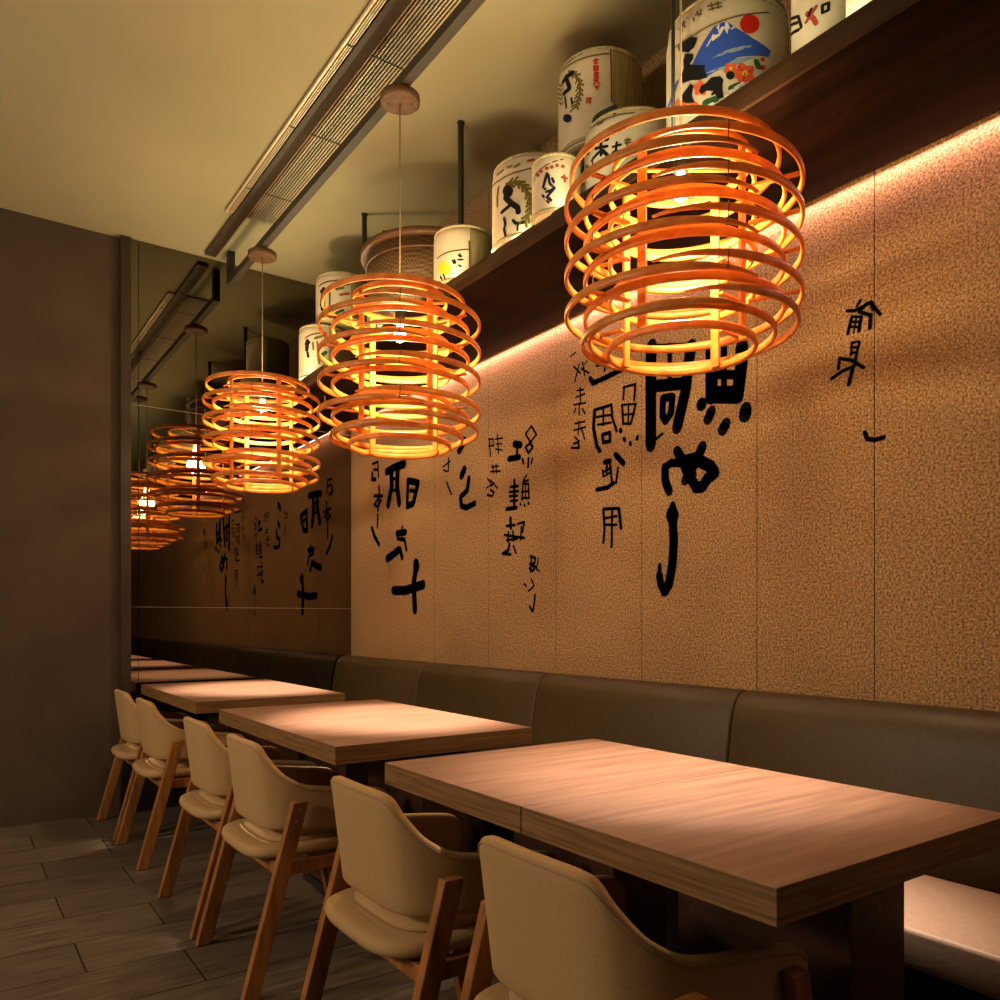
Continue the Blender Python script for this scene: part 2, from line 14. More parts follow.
'E':[('s','olive',0.0086,[(-0.033,3.1457),(-0.274,3.1116),(-0.355,3.0758),(-0.355,3.0365),(-0.257,2.9988),(-0.094,2.9927)]),('s','olive',0.0074,[(-0.117,3.1323),(-0.265,3.1244)]),('s','olive',0.0074,[(-0.117,3.1323),(-0.17,3.1108)]),('s','olive',0.0073,[(-0.233,3.1153),(-0.369,3.1096)]),('s','olive',0.0074,[(-0.233,3.1153),(-0.281,3.0947)]),('s','olive',0.0073,[(-0.299,3.0982),(-0.414,3.082)]),('s','olive',0.0074,[(-0.299,3.0982),(-0.25,3.0842)]),('s','olive',0.0073,[(-0.339,3.0803),(-0.451,3.0647)]),('s','olive',0.0074,[(-0.339,3.0803),(-0.291,3.0661)]),('s','olive',0.0073,[(-0.348,3.0638),(-0.432,3.045)]),('s','olive',0.0074,[(-0.348,3.0638),(-0.26,3.0553)]),('s','olive',0.0073,[(-0.348,3.0476),(-0.432,3.0289)]),('s','olive',0.0074,[(-0.348,3.0476),(-0.26,3.0391)]),('s','olive',0.0073,[(-0.336,3.0324),(-0.385,3.0125)]),('s','olive',0.0074,[(-0.336,3.0324),(-0.217,3.0304)]),('s','olive',0.0073,[(-0.298,3.0193),(-0.349,2.9992)]),('s','olive',0.0074,[(-0.298,3.0193),(-0.175,3.0179)]),('s','olive',0.0074,[(-0.26,3.0063),(-0.311,2.986)]),('s','olive',0.0074,[(-0.26,3.0063),(-0.132,3.0055)]),('s','olive',0.0057,[(0.294,3.0528),(0.466,3.0782)]),('s','olive',0.0056,[(0.294,3.0528),(0.194,3.0529)]),('s','olive',0.0057,[(0.317,3.0721),(0.51,3.0999)]),('s','olive',0.0056,[(0.317,3.0721),(0.213,3.0716)]),('s','olive',0.0057,[(0.341,3.0916),(0.57,3.1234)]),('s','olive',0.0056,[(0.341,3.0916),(0.232,3.0904)]),('s','olive',0.0057,[(0.336,3.1082),(0.513,3.1356)]),('s','olive',0.0056,[(0.336,3.1082),(0.213,3.1048)]),('s','olive',0.0057,[(0.325,3.1243),(0.493,3.1508)]),('s','olive',0.0056,[(0.325,3.1243),(0.205,3.1211)]),('s','black',0.0188,[(-0.151,3.1294),(0.08,3.1313),(0.204,3.1253)]),('s','black',0.0175,[(0.056,3.1292),(-0.074,3.0782),(0.147,3.0796)]),('s','black',0.0087,[(0.105,3.0624),(0.046,3.0173)]),('s','black',0.0086,[(-0.121,3.0392),(-0.151,3.0149)]),('p','navy',0,[(-0.136,2.964),(-0.118,2.9574),(-0.066,2.9555),(0.01,2.9593),(0.095,2.9685),(0.164,2.9804),(0.192,2.9909),(0.164,2.9965),(0.095,2.9962),(0.01,2.9912),(-0.066,2.983),(-0.118,2.9733)]),('s','line',0.0061,[(-1.077,3.1836),(-1.089,3.0884),(-1.097,2.9932)]),('s','line',0.0049,[(0.216,3.1712),(-0.355,3.1633),(-0.733,3.1618),(-1.035,3.1658)]),('s','red',0.0055,[(-0.683,3.1427),(-0.793,3.1444)]),('s','red',0.0055,[(-0.733,3.1487),(-0.727,3.1315)]),('s','red',0.0055,[(-0.699,3.1323),(-0.777,3.1326)]),('s','red',0.0055,[(-0.694,3.1225),(-0.699,3.1062)]),('s','red',0.0055,[(-0.694,3.1225),(-0.782,3.1217),(-0.782,3.1065)]),('s','red',0.0055,[(-0.699,3.1149),(-0.782,3.1143)]),('s','red',0.0055,[(-0.699,3.1062),(-0.782,3.1065)]),('s','red',0.0055,[(-0.694,3.0964),(-0.799,3.0967)]),('s','red',0.0055,[(-0.744,3.0995),(-0.749,3.079)]),('s','red',0.0055,[(-0.699,3.0889),(-0.793,3.089)]),('s','red',0.0055,[(-0.694,3.0804),(-0.799,3.0811)]),('s','red',0.0055,[(-0.688,3.0719),(-0.788,3.0717)]),('s','red',0.0055,[(-0.755,3.0758),(-0.699,3.0555)]),('s','red',0.0055,[(-0.755,3.068),(-0.815,3.0561)]),('s','red',0.0055,[(-0.76,3.0484),(-0.766,3.0375)]),('s','red',0.0055,[(-0.722,3.0471),(-0.799,3.0481)]),('s','red',0.0061,[(-0.536,3.0121),(-0.635,3.0084)]),('s','red',0.0061,[(-0.621,3.0088),(-0.593,2.9925)]),('s','red',0.0061,[(-0.541,3.0097),(-0.53,2.9971)]),('s','line',0.0086,[(0.105,3.1915),(-0.151,3.1888)]),('s','line',0.0073,[(-0.29,3.1894),(-0.447,3.1906)]),('s','line',0.0073,[(-0.621,3.1934),(-0.76,3.1936)])],
'G':[('s','olive',0.0099,[(-0.306,2.7374),(-0.417,2.7501)]),('s','olive',0.0099,[(-0.306,2.7374),(-0.46,2.7192)]),('s','olive',0.0099,[(-0.444,2.7345),(-0.546,2.7486)]),('s','olive',0.0099,[(-0.444,2.7345),(-0.586,2.7183)]),('s','olive',0.0099,[(-0.57,2.7328),(-0.724,2.7277)]),('s','olive',0.0099,[(-0.57,2.7328),(-0.589,2.7095)]),('s','olive',0.0098,[(-0.661,2.7178),(-0.811,2.7139)]),('s','olive',0.0099,[(-0.661,2.7178),(-0.679,2.6947)]),('s','olive',0.0098,[(-0.749,2.7036),(-0.897,2.7008)]),('s','olive',0.0098,[(-0.749,2.7036),(-0.767,2.6806)]),('s','olive',0.0098,[(-0.801,2.6869),(-0.928,2.6743)]),('s','olive',0.0098,[(-0.801,2.6869),(-0.748,2.6663)]),('s','olive',0.0098,[(-0.84,2.6693),(-0.967,2.6571)]),('s','olive',0.0098,[(-0.84,2.6693),(-0.787,2.6485)]),('s','olive',0.0098,[(-0.871,2.6517),(-0.957,2.6329)]),('s','olive',0.0098,[(-0.871,2.6517),(-0.768,2.6364)]),('s','olive',0.0098,[(-0.862,2.6336),(-0.949,2.6148)]),('s','olive',0.0098,[(-0.862,2.6336),(-0.759,2.6184)]),('s','olive',0.0098,[(-0.854,2.6155),(-0.941,2.5966)]),('s','olive',0.0098,[(-0.854,2.6155),(-0.751,2.6003)]),('s','olive',0.0098,[(-0.807,2.5997),(-0.83,2.5769)]),('s','olive',0.0099,[(-0.807,2.5997),(-0.664,2.5948)]),('s','olive',0.0098,[(-0.746,2.585),(-0.769,2.562)]),('s','olive',0.0099,[(-0.746,2.585),(-0.601,2.5807)]),('s','olive',0.0074,[(-0.231,2.7396),(-0.566,2.7334),(-0.772,2.6998),(-0.872,2.6548),(-0.852,2.611),(-0.715,2.5777)]),('s','olive',0.0114,[(0.034,2.7431),(0.101,2.7141),(0.09,2.6772)]),('s','black',0.0385,[(-0.239,2.7169),(-0.312,2.7042)]),('s','black',0.021,[(-0.25,2.7052),(-0.212,2.6895),(-0.401,2.6579),(-0.551,2.6391),(-0.572,2.6217)]),('s','black',0.0149,[(-0.087,2.6423),(-0.322,2.6517)]),('s','black',0.0112,[(-0.172,2.6159),(-0.216,2.5913),(-0.172,2.5758),(-0.208,2.5472)]),('s','black',0.0111,[(-0.434,2.5955),(-0.505,2.581),(-0.7,2.5789)]),('s','black',0.0074,[(-0.566,2.5778),(-0.551,2.5553)]),('s','line',0.0055,[(0.441,2.777),(-0.017,2.7665),(-0.34,2.7671),(-0.627,2.7699),(-0.915,2.7753)]),('s','olive',0.0075,[(0.09,2.7944),(-0.152,2.7956)]),('s','olive',0.0074,[(-0.268,2.7975),(-0.408,2.7971)]),('s','olive',0.0074,[(-0.473,2.7898),(-0.597,2.7964)]),('s','rust',0.0086,[(-0.801,2.8027),(-0.943,2.806)]),('s','rust',0.0099,[(-1.114,2.8093),(-1.262,2.8255)]),('s','rust',0.0087,[(-1.262,2.8167),(-1.453,2.8388)])],
'H':[('s','navy',0.0116,[(-0.502,2.6586),(-0.337,2.6171)]),('s','navy',0.0092,[(-0.564,2.6525),(-0.615,2.6235),(-0.812,2.604)]),('s','navy',0.0092,[(-0.714,2.6387),(-0.783,2.6257)]),('s','navy',0.0104,[(-0.475,2.5972),(-0.763,2.6011),(-0.512,2.5799),(-0.665,2.5643)]),('s','navy',0.0081,[(-0.308,2.5889),(-0.564,2.5584)]),('s','navy',0.0081,[(-0.394,2.6094),(-0.705,2.5935)]),('s','line',0.0046,[(0.268,2.6558),(0.077,2.6771),(-0.502,2.6896),(-1.144,2.704)]),('p','rust',0,[(-0.158,2.664),(-0.144,2.6612),(-0.104,2.6602),(-0.045,2.6614),(0.018,2.6647),(0.067,2.6691),(0.086,2.6733),(0.067,2.6758),(0.018,2.6763),(-0.045,2.6748),(-0.104,2.6717),(-0.144,2.6678)]),('p','rust',0,[(-0.326,2.6713),(-0.313,2.6683),(-0.278,2.6669),(-0.229,2.6675),(-0.178,2.6701),(-0.139,2.6738),(-0.124,2.6777),(-0.139,2.6805),(-0.178,2.6816),(-0.229,2.6808),(-0.278,2.6784),(-0.313,2.6749)]),('p','rust',0,[(-0.585,2.6756),(-0.574,2.6725),(-0.544,2.6707),(-0.502,2.6706),(-0.459,2.6724),(-0.428,2.6756),(-0.416,2.6792),(-0.428,2.6822),(-0.459,2.6839),(-0.502,2.6838),(-0.544,2.6821),(-0.574,2.6791)]),('p','rust',0,[(-0.783,2.6772),(-0.772,2.674),(-0.744,2.6718),(-0.705,2.6714),(-0.665,2.6728),(-0.636,2.6756),(-0.625,2.6791),(-0.636,2.6822),(-0.665,2.6842),(-0.705,2.6846),(-0.744,2.6832),(-0.772,2.6806)]),('p','rust',0,[(-0.986,2.6818),(-0.976,2.6785),(-0.947,2.6761),(-0.909,2.6753),(-0.87,2.6763),(-0.842,2.6788),(-0.831,2.6822),(-0.842,2.6854),(-0.87,2.6877),(-0.909,2.6884),(-0.947,2.6875),(-0.976,2.6851)]),('p','rust',0,[(-1.215,2.6801),(-1.204,2.6766),(-1.174,2.6739),(-1.134,2.6726),(-1.094,2.6732),(-1.065,2.6755),(-1.055,2.6787),(-1.065,2.6821),(-1.094,2.6846),(-1.134,2.6858),(-1.174,2.6853),(-1.204,2.6832)]),('s','rust',0.0081,[(-1.094,2.6419),(-1.298,2.64)]),('s','rust',0.0081,[(-1.194,2.6489),(-1.22,2.6286)])],
'F':[('s','green2',0.0282,[(0.459,2.8688),(-0.114,2.8568),(-0.391,2.8541)]),('s','line',0.005,[(0.716,2.8381),(0.197,2.8243),(-0.146,2.8177),(-0.404,2.8142),(-0.847,2.8121)]),('s','line',0.0068,[(0.026,2.8295),(-0.114,2.8344),(-0.178,2.8133)]),('s','line',0.0068,[(-0.047,2.8112),(-0.178,2.8093)]),('s','line',0.0124,[(-0.404,2.8473),(-0.443,2.825)]),('s','black',0.0114,[(0.091,2.76),(-0.308,2.7425)]),('s','black',0.0125,[(-0.134,2.7653),(-0.145,2.701)]),('s','black',0.0104,[(0.018,2.7344),(-0.298,2.7194)]),('s','black',0.0117,[(-0.11,2.7148),(0.138,2.7035)]),('s','black',0.0124,[(-0.191,2.7113),(-0.368,2.6739)]),('s','black',0.0082,[(-0.417,2.7106),(-0.58,2.7109)]),('s','black',0.0093,[(-0.502,2.7213),(-0.465,2.6736)]),('s','black',0.0082,[(-0.417,2.6921),(-0.602,2.6902)]),('s','line',0.0062,[(-0.669,2.7227),(-0.771,2.7225)]),('s','line',0.0062,[(-0.669,2.7139),(-0.771,2.7137)]),('s','line',0.0062,[(-0.718,2.7265),(-0.709,2.7062)]),('s','black',0.0093,[(-1.208,2.7165),(-1.307,2.7341),(-1.529,2.7491),(-1.738,2.7569),(-1.593,2.7342),(-1.333,2.7189)]),('s','black',0.0073,[(-1.333,2.7277),(-1.626,2.7451)]),('s','rust',0.0095,[(0.414,2.7098),(0.106,2.6676)]),('s','rust',0.0096,[(0.106,2.6865),(0.287,2.6754)]),('s','olive',0.0085,[(0.719,2.7774),(0.236,2.7356)])],
'I':[('p','yellow',0,[(-0.584,2.5804),(-0.551,2.5672),(-0.458,2.5592),(-0.32,2.5595),(-0.162,2.5689),(-0.024,2.585),(0.035,2.6018),(-0.024,2.6132),(-0.162,2.6176),(-0.32,2.6155),(-0.458,2.6076),(-0.551,2.5951)]),('s','black',0.0084,[(-0.644,2.6126),(-0.694,2.5994)]),('s','black',0.007,[(-0.707,2.6141),(-0.748,2.6012)]),('s','black',0.0076,[(-0.84,2.6316),(-0.936,2.6272)]),('s','black',0.0076,[(-0.828,2.6128),(-0.975,2.6133)]),('s','black',0.0076,[(-0.848,2.5903),(-0.92,2.5851)]),('s','black',0.007,[(-0.888,2.6373),(-0.888,2.6249)]),('s','line',0.0056,[(0.052,2.644),(-0.467,2.65),(-0.848,2.6524),(-1.205,2.6573)]),('s','line',0.007,[(-1.189,2.6909),(-1.205,2.6389),(-1.205,2.5842)]),('s','black',0.0084,[(-0.15,2.5596),(-0.21,2.5473)]),('s','black',0.007,[(-0.294,2.5644),(-0.346,2.5452)])],
'B':[('s','black',0.0112,[(0.963,2.7188),(0.961,2.6799)]),('s','black',0.0078,[(0.963,2.7188),(0.337,2.6864)]),('s','black',0.0078,[(0.963,2.7026),(0.337,2.6708)]),('s','black',0.0087,[(0.962,2.6764),(0.281,2.6489)]),('s','black',0.0087,[(0.309,2.6846),(0.181,2.6492)]),('s','rust',0.0119,[(-0.015,2.6738),(-0.222,2.6501),(-0.292,2.6351)]),('s','rust',0.0103,[(-0.292,2.6777),(0.005,2.6534)]),('s','black',0.0086,[(-0.149,2.6778),(-0.074,2.6662)]),('s','black',0.0076,[(-0.462,2.6746),(-0.633,2.6762),(-0.627,2.6582),(-0.468,2.6556),(-0.462,2.6746)])],
'K':[('s','black',0.0294,[(-0.389,3.0298),(-0.327,2.9835)]),('s','black',0.0181,[(-0.243,3.0231),(-0.502,3.0223)]),('s','black',0.0249,[(-0.278,2.9691),(-0.327,2.9188)]),('s','black',0.0158,[(-0.225,2.9468),(-0.425,2.9479)]),('s','olive',0.0181,[(-0.77,3.0372),(-1.414,3.0586)]),('s','line',0.009,[(-0.127,3.0565),(-0.389,3.0661),(-1.414,3.0747)]),('s','olive',0.0135,[(-0.936,3.02),(-1.2,3.0299)]),('s','olive',0.0157,[(-0.827,2.908),(-1.042,2.9238)]),('s','green',0.0158,[(-0.936,2.8834),(-1.2,2.9012)]),('s','rust',0.0135,[(-1.095,2.9884),(-1.414,3.0022)]),('s','line',0.0113,[(-0.683,3.0062),(-0.683,2.9258)])],
'L':[('s','black',0.0273,[(-0.515,2.7418),(-0.483,2.6936)]),('s','black',0.0159,[(-0.408,2.7278),(-0.627,2.7317)]),('s','black',0.0171,[(-0.523,2.675),(-0.568,2.6514)]),('s','olive',0.0159,[(-0.895,2.7537),(-1.203,2.7671)]),('s','line',0.0114,[(-0.798,2.7298),(-0.818,2.6892)]),('s','line',0.0114,[(-0.989,2.7333),(-1.007,2.6969)]),('s','green',0.0205,[(-1.112,2.6487),(-1.357,2.6759)]),('s','olive',0.0136,[(-1.02,2.6564),(-1.081,2.608)]),('s','line',0.0091,[(-0.391,2.7608),(-0.697,2.7754),(-1.388,2.7903)])]}
# ------------------------------------------------------------------ materials
def new_mat(name):
    m = bpy.data.materials.new(name); m.use_nodes = True
    nt = m.node_tree; b = nt.nodes['Principled BSDF']
    return m, nt, b
def plain(name, col, rough=.5, metal=0.0, spec=.5):
    m, nt, b = new_mat(name)
    b.inputs['Base Color'].default_value = (*col, 1); b.inputs['Roughness'].default_value = rough
    b.inputs['Metallic'].default_value = metal; b.inputs['Specular IOR Level'].default_value = spec
    return m
def noisy(name, c1, c2, scale=(5, 5, 5), detail=4, rough=.6, bump=0.0, lo=.35, hi=.65, nscale=1.0, spec=.5, rand=False):
    m, nt, b = new_mat(name); N = nt.nodes; L = nt.links
    tc = N.new('ShaderNodeTexCoord'); mp = N.new('ShaderNodeMapping'); mp.inputs['Scale'].default_value = scale
    no = N.new('ShaderNodeTexNoise'); no.inputs['Scale'].default_value = nscale; no.inputs['Detail'].default_value = detail
    cr = N.new('ShaderNodeValToRGB'); cr.color_ramp.elements[0].position = lo; cr.color_ramp.elements[1].position = hi
    cr.color_ramp.elements[0].color = (*c1, 1); cr.color_ramp.elements[1].color = (*c2, 1)
    L.new(tc.outputs['Object'], mp.inputs['Vector']); L.new(mp.outputs[0], no.inputs['Vector'])
    if rand:
        oi = N.new('ShaderNodeObjectInfo'); ad = N.new('ShaderNodeVectorMath'); ad.operation = 'ADD'
        mu = N.new('ShaderNodeMath'); mu.operation = 'MULTIPLY'; mu.inputs[1].default_value = 37.0
        L.new(oi.outputs['Random'], mu.inputs[0]); L.new(mp.outputs[0], ad.inputs[0]); L.new(mu.outputs[0], ad.inputs[1])
        L.new(ad.outputs[0], no.inputs['Vector'])
    L.new(no.outputs['Fac'], cr.inputs['Fac']); L.new(cr.outputs['Color'], b.inputs['Base Color'])
    b.inputs['Roughness'].default_value = rough; b.inputs['Specular IOR Level'].default_value = spec
    if bump:
        bp = N.new('ShaderNodeBump'); bp.inputs['Strength'].default_value = bump; bp.inputs['Distance'].default_value = .003
        L.new(no.outputs['Fac'], bp.inputs['Height']); L.new(bp.outputs[0], b.inputs['Normal'])
    return m
def emit(name, col, s):
    m, nt, b = new_mat(name)
    b.inputs['Base Color'].default_value = (*col, 1); b.inputs['Emission Color'].default_value = (*col, 1)
    b.inputs['Emission Strength'].default_value = s
    return m

M = {}
M['ceiling'] = noisy('ceiling_paint', (.37, .352, .23), (.40, .38, .25), (1.2, 1.2, 1.2), 2, .85, spec=.2)
M['table'] = noisy('table_wood', (.135, .068, .036), (.275, .160, .098), (3, 48, 48), 6, .45, .10, .24, .76, rand=True)
M['table_edge'] = noisy('table_edge_wood', (.10, .05, .018), (.25, .14, .055), (5, 5, 190), 4, .5, .1, .3, .7)
M['dark_wood'] = noisy('dark_stained_wood', (.028, .012, .006), (.062, .027, .013), (40, 3, 40), 5, .45, .1)
M['shelf_wood'] = noisy('walnut_boards', (.0035, .0012, .0007), (.017, .0055, .0026), (26, 1.6, 26), 6, .6, .1, .3, .72, spec=.06)
M['shelf_lip'] = noisy('walnut_lip', (.022, .012, .006), (.042, .023, .011), (50, 2, 50), 5, .5, .05, spec=.15)
M['oak'] = noisy('honey_oak', (.20, .078, .018), (.37, .155, .04), (40, 40, 4), 5, .42, .08, rand=True)
M['fabric'] = noisy('tan_upholstery', (.39, .26, .125), (.45, .305, .15), (260, 260, 260), 3, .85, .12, spec=.25)
M['seat_fabric'] = noisy('seat_upholstery', (.37, .245, .12), (.43, .29, .15), (240, 240, 240), 3, .8, .12, spec=.3)
M['piping'] = plain('piping_thread', (.34, .22, .13), .8)
M['leather'] = noisy('olive_leather', (.039, .026, .0075), (.050, .034, .0105), (90, 90, 90), 4, .48, .1, spec=.35)
M['seat_leather'] = noisy('tan_leather', (.34, .245, .17), (.39, .28, .20), (90, 90, 90), 4, .5, .08, spec=.35)
M['black'] = plain('black_metal', (.018, .017, .016), .45)
M['rail'] = plain('rail_bronze', (.040, .030, .020), .5)
M['slat'] = plain('cream_aluminium', (.72, .62, .45), .35, .35)
M['void'] = plain('duct_black', (.015, .012, .01), .8)
M['pole'] = plain('pole_olive_black', (.035, .032, .022), .5)
M['cord'] = plain('cord_cream', (.30, .24, .15), .6)
M['canopy'] = noisy('canopy_wood', (.085, .034, .010), (.135, .060, .019), (30, 30, 30), 4, .5)
M['ink'] = plain('ink_black', (.0035, .0035, .0045), .9, 0, .06)
M['seamline'] = plain('panel_joint', (.34, .26, .17), .5)
M['frame'] = plain('mirror_frame_brown', (.030, .018, .011), .5)
M['wall_dark'] = noisy('dark_wall_paint', (.06, .04, .025), (.075, .05, .03), (4, 4, 4), 3, .8)
M['basket'] = None
def rattan():
    m, nt, b = new_mat('bent_rattan'); N = nt.nodes; L = nt.links
    tc = N.new('ShaderNodeTexCoord'); no = N.new('ShaderNodeTexNoise'); no.inputs['Scale'].default_value = 22; no.inputs['Detail'].default_value = 5
    cr = N.new('ShaderNodeValToRGB'); cr.color_ramp.elements[0].position = .3; cr.color_ramp.elements[1].position = .7
    cr.color_ramp.elements[0].color = (.52, .175, .028, 1); cr.color_ramp.elements[1].color = (.80, .37, .085, 1)
    L.new(tc.outputs['Object'], no.inputs['Vector']); L.new(no.outputs['Fac'], cr.inputs['Fac'])
    L.new(cr.outputs['Color'], b.inputs['Base Color']); b.inputs['Roughness'].default_value = .38
    tr = N.new('ShaderNodeBsdfTranslucent'); tr.inputs['Color'].default_value = (.95, .40, .06, 1)
    mx = N.new('ShaderNodeMixShader'); mx.inputs['Fac'].default_value = .16
    out = N['Material Output']
    L.new(b.outputs[0], mx.inputs[1]); L.new(tr.outputs[0], mx.inputs[2]); L.new(mx.outputs[0], out.inputs['Surface'])
    return m
M['rattan'] = rattan()
def mirror_mat():
    m, nt, b = new_mat('tinted_mirror')
    b.inputs['Base Color'].default_value = (.20, .172, .13, 1); b.inputs['Metallic'].default_value = 1
    b.inputs['Roughness'].default_value = .012
    return m
M['mirror'] = mirror_mat()
def wall_mat():
    m, nt, b = new_mat('speckled_plaster'); N = nt.nodes; L = nt.links
    tc = N.new('ShaderNodeTexCoord')
    n1 = N.new('ShaderNodeTexNoise'); n1.inputs['Scale'].default_value = 140; n1.inputs['Detail'].default_value = 3; n1.inputs['Roughness'].default_value = .7
    n2 = N.new('ShaderNodeTexNoise'); n2.inputs['Scale'].default_value = 3.2; n2.inputs['Detail'].default_value = 4
    L.new(tc.outputs['Object'], n1.inputs['Vector']); L.new(tc.outputs['Object'], n2.inputs['Vector'])
    cr = N.new('ShaderNodeValToRGB'); e = cr.color_ramp.elements
    e[0].position = .36; e[0].color = (.125, .070, .031, 1); e[1].position = .66; e[1].color = (.56, .375, .20, 1)
    mid = e.new(.5); mid.color = (.315, .198, .098, 1)
    L.new(n1.outputs['Fac'], cr.inputs['Fac'])
    mx = N.new('ShaderNodeMix'); mx.data_type = 'RGBA'; mx.blend_type = 'MULTIPLY'; mx.inputs['Factor'].default_value = .35
    c2 = N.new('ShaderNodeValToRGB'); c2.color_ramp.elements[0].position = .3; c2.color_ramp.elements[0].color = (.7, .7, .7, 1); c2.color_ramp.elements[1].position = .7
    L.new(n2.outputs['Fac'], c2.inputs['Fac'])
    L.new(cr.outputs['Color'], mx.inputs[6]); L.new(c2.outputs['Color'], mx.inputs[7]); L.new(mx.outputs[2], b.inputs['Base Color'])
    b.inputs['Roughness'].default_value = .9; b.inputs['Specular IOR Level'].default_value = .2
    bp = N.new('ShaderNodeBump'); bp.inputs['Strength'].default_value = .5; bp.inputs['Distance'].default_value = .004
    L.new(n1.outputs['Fac'], bp.inputs['Height']); L.new(bp.outputs[0], b.inputs['Normal'])
    return m
M['wall'] = wall_mat()
def floor_mat():
    m, nt, b = new_mat('wood_look_tile'); N = nt.nodes; L = nt.links
    tc = N.new('ShaderNodeTexCoord'); mp = N.new('ShaderNodeMapping'); mp.inputs['Location'].default_value = (.22, -.035, 0)
    br = N.new('ShaderNodeTexBrick'); br.inputs['Scale'].default_value = 1; br.inputs['Brick Width'].default_value = .9
    br.inputs['Row Height'].default_value = .28; br.inputs['Mortar Size'].default_value = .0035; br.inputs['Mortar Smooth'].default_value = .2
    br.inputs['Bias'].default_value = 0; br.offset = .33; br.offset_frequency = 2
    br.inputs['Color1'].default_value = (.135, .112, .088, 1); br.inputs['Color2'].default_value = (.095, .078, .062, 1); br.inputs['Mortar'].default_value = (.02, .016, .012, 1)
    L.new(tc.outputs['Object'], mp.inputs['Vector']); L.new(mp.outputs[0], br.inputs['Vector'])
    m2 = N.new('ShaderNodeMapping'); m2.inputs['Scale'].default_value = (5, 55, 1)
    no = N.new('ShaderNodeTexNoise'); no.inputs['Scale'].default_value = 1; no.inputs['Detail'].default_value = 6
    L.new(tc.outputs['Object'], m2.inputs['Vector']); L.new(m2.outputs[0], no.inputs['Vector'])
    cr = N.new('ShaderNodeValToRGB'); cr.color_ramp.elements[0].position = .3; cr.color_ramp.elements[0].color = (.55, .5, .46, 1); cr.color_ramp.elements[1].position = .7; cr.color_ramp.elements[1].color = (1.25, 1.2, 1.15, 1)
    L.new(no.outputs['Fac'], cr.inputs['Fac'])
    mx = N.new('ShaderNodeMix'); mx.data_type = 'RGBA'; mx.blend_type = 'MULTIPLY'; mx.inputs['Factor'].default_value = 1
    L.new(br.outputs['Color'], mx.inputs[6]); L.new(cr.outputs['Color'], mx.inputs[7]); L.new(mx.outputs[2], b.inputs['Base Color'])
    b.inputs['Roughness'].default_value = .5
    bp = N.new('ShaderNodeBump'); bp.inputs['Strength'].default_value = .4; bp.inputs['Distance'].default_value = .002; bp.invert = True
    L.new(br.outputs['Fac'], bp.inputs['Height']); L.new(bp.outputs[0], b.inputs['Normal'])
    return m
M['floor'] = floor_mat()
def weave_mat():
    m, nt, b = new_mat('woven_bamboo'); N = nt.nodes; L = nt.links
    tc = N.new('ShaderNodeTexCoord')
    w1 = N.new('ShaderNodeTexChecker'); w1.inputs['Scale'].default_value = 95
    w1.inputs['Color1'].default_value = (.30, .18, .07, 1); w1.inputs['Color2'].default_value = (.12, .062, .022, 1)
    no = N.new('ShaderNodeTexNoise'); no.inputs['Scale'].default_value = 30
    mx = N.new('ShaderNodeMix'); mx.data_type = 'RGBA'; mx.blend_type = 'MULTIPLY'; mx.inputs['Factor'].default_value = .5
    L.new(tc.outputs['Object'], w1.inputs['Vector']); L.new(tc.outputs['Object'], no.inputs['Vector'])
    L.new(w1.outputs['Color'], mx.inputs[6]); L.new(no.outputs['Color'], mx.inputs[7]); L.new(mx.outputs[2], b.inputs['Base Color'])
    bp = N.new('ShaderNodeBump'); bp.inputs['Strength'].default_value = .6; bp.inputs['Distance'].default_value = .004
    L.new(w1.outputs['Fac'], bp.inputs['Height']); L.new(bp.outputs[0], b.inputs['Normal'])
    b.inputs['Roughness'].default_value = .6
    return m
M['weave'] = weave_mat()
M['straw'] = noisy('straw_matting', (.24, .20, .085), (.36, .30, .14), (90, 90, 8), 4, .8, .25)
M['straw_pale'] = noisy('pale_straw', (.56, .49, .31), (.68, .60, .41), (90, 90, 10), 4, .8, .2)
M['label'] = noisy('label_paper', (.60, .54, .40), (.68, .62, .47), (14, 14, 14), 3, .7)
M['rope'] = noisy('straw_rope', (.34, .28, .14), (.55, .47, .27), (120, 120, 120), 3, .8, .3)
for k, c in dict(blue=(.035, .10, .55), white=(.80, .80, .76), haze=(.26, .36, .50), red=(.60, .018, .010), orange=(.72, .12, .05), yellow=(.80, .62, .04),
                 green=(.03, .10, .03), green2=(.03, .05, .03), black=(.010, .010, .012), olive=(.16, .125, .025), navy=(.012, .013, .06), line=(.13, .09, .04), rust=(.36, .06, .03)).items():
    M['print_' + k] = plain('print_' + k, c, .75, 0, .15)

# ------------------------------------------------------------------ mesh helpers
def link(name, bm, mat, parent=None, smooth=False, mats=None):
    me = bpy.data.meshes.new(name); bm.to_mesh(me); bm.free()
    for m_ in (mats or [mat]): me.materials.append(m_)
    if smooth:
        for p in me.polygons: p.use_smooth = True
    o = bpy.data.objects.new(name, me); C.objects.link(o)
    if parent: o.parent = parent
    return o
def box(bm, x0, x1, y0, y1, z0, z1, mi=0):
    v = [bm.verts.new(p) for p in ((x0,y0,z0),(x1,y0,z0),(x1,y1,z0),(x0,y1,z0),(x0,y0,z1),(x1,y0,z1),(x1,y1,z1),(x0,y1,z1))]
    for f in ((3,2,1,0),(4,5,6,7),(0,1,5,4),(1,2,6,5),(2,3,7,6),(3,0,4,7)):
        bm.faces.new([v[i] for i in f]).material_index = mi
    return v
def bevel(o, w=.003, n=2, angle=40):
    b = o.modifiers.new('bevel', 'BEVEL'); b.width = w; b.segments = n; b.limit_method = 'ANGLE'; b.angle_limit = math.radians(angle)
    for p in o.data.polygons: p.use_smooth = True
    w_ = o.modifiers.new('wn', 'WEIGHTED_NORMAL'); w_.keep_sharp = True
    return o
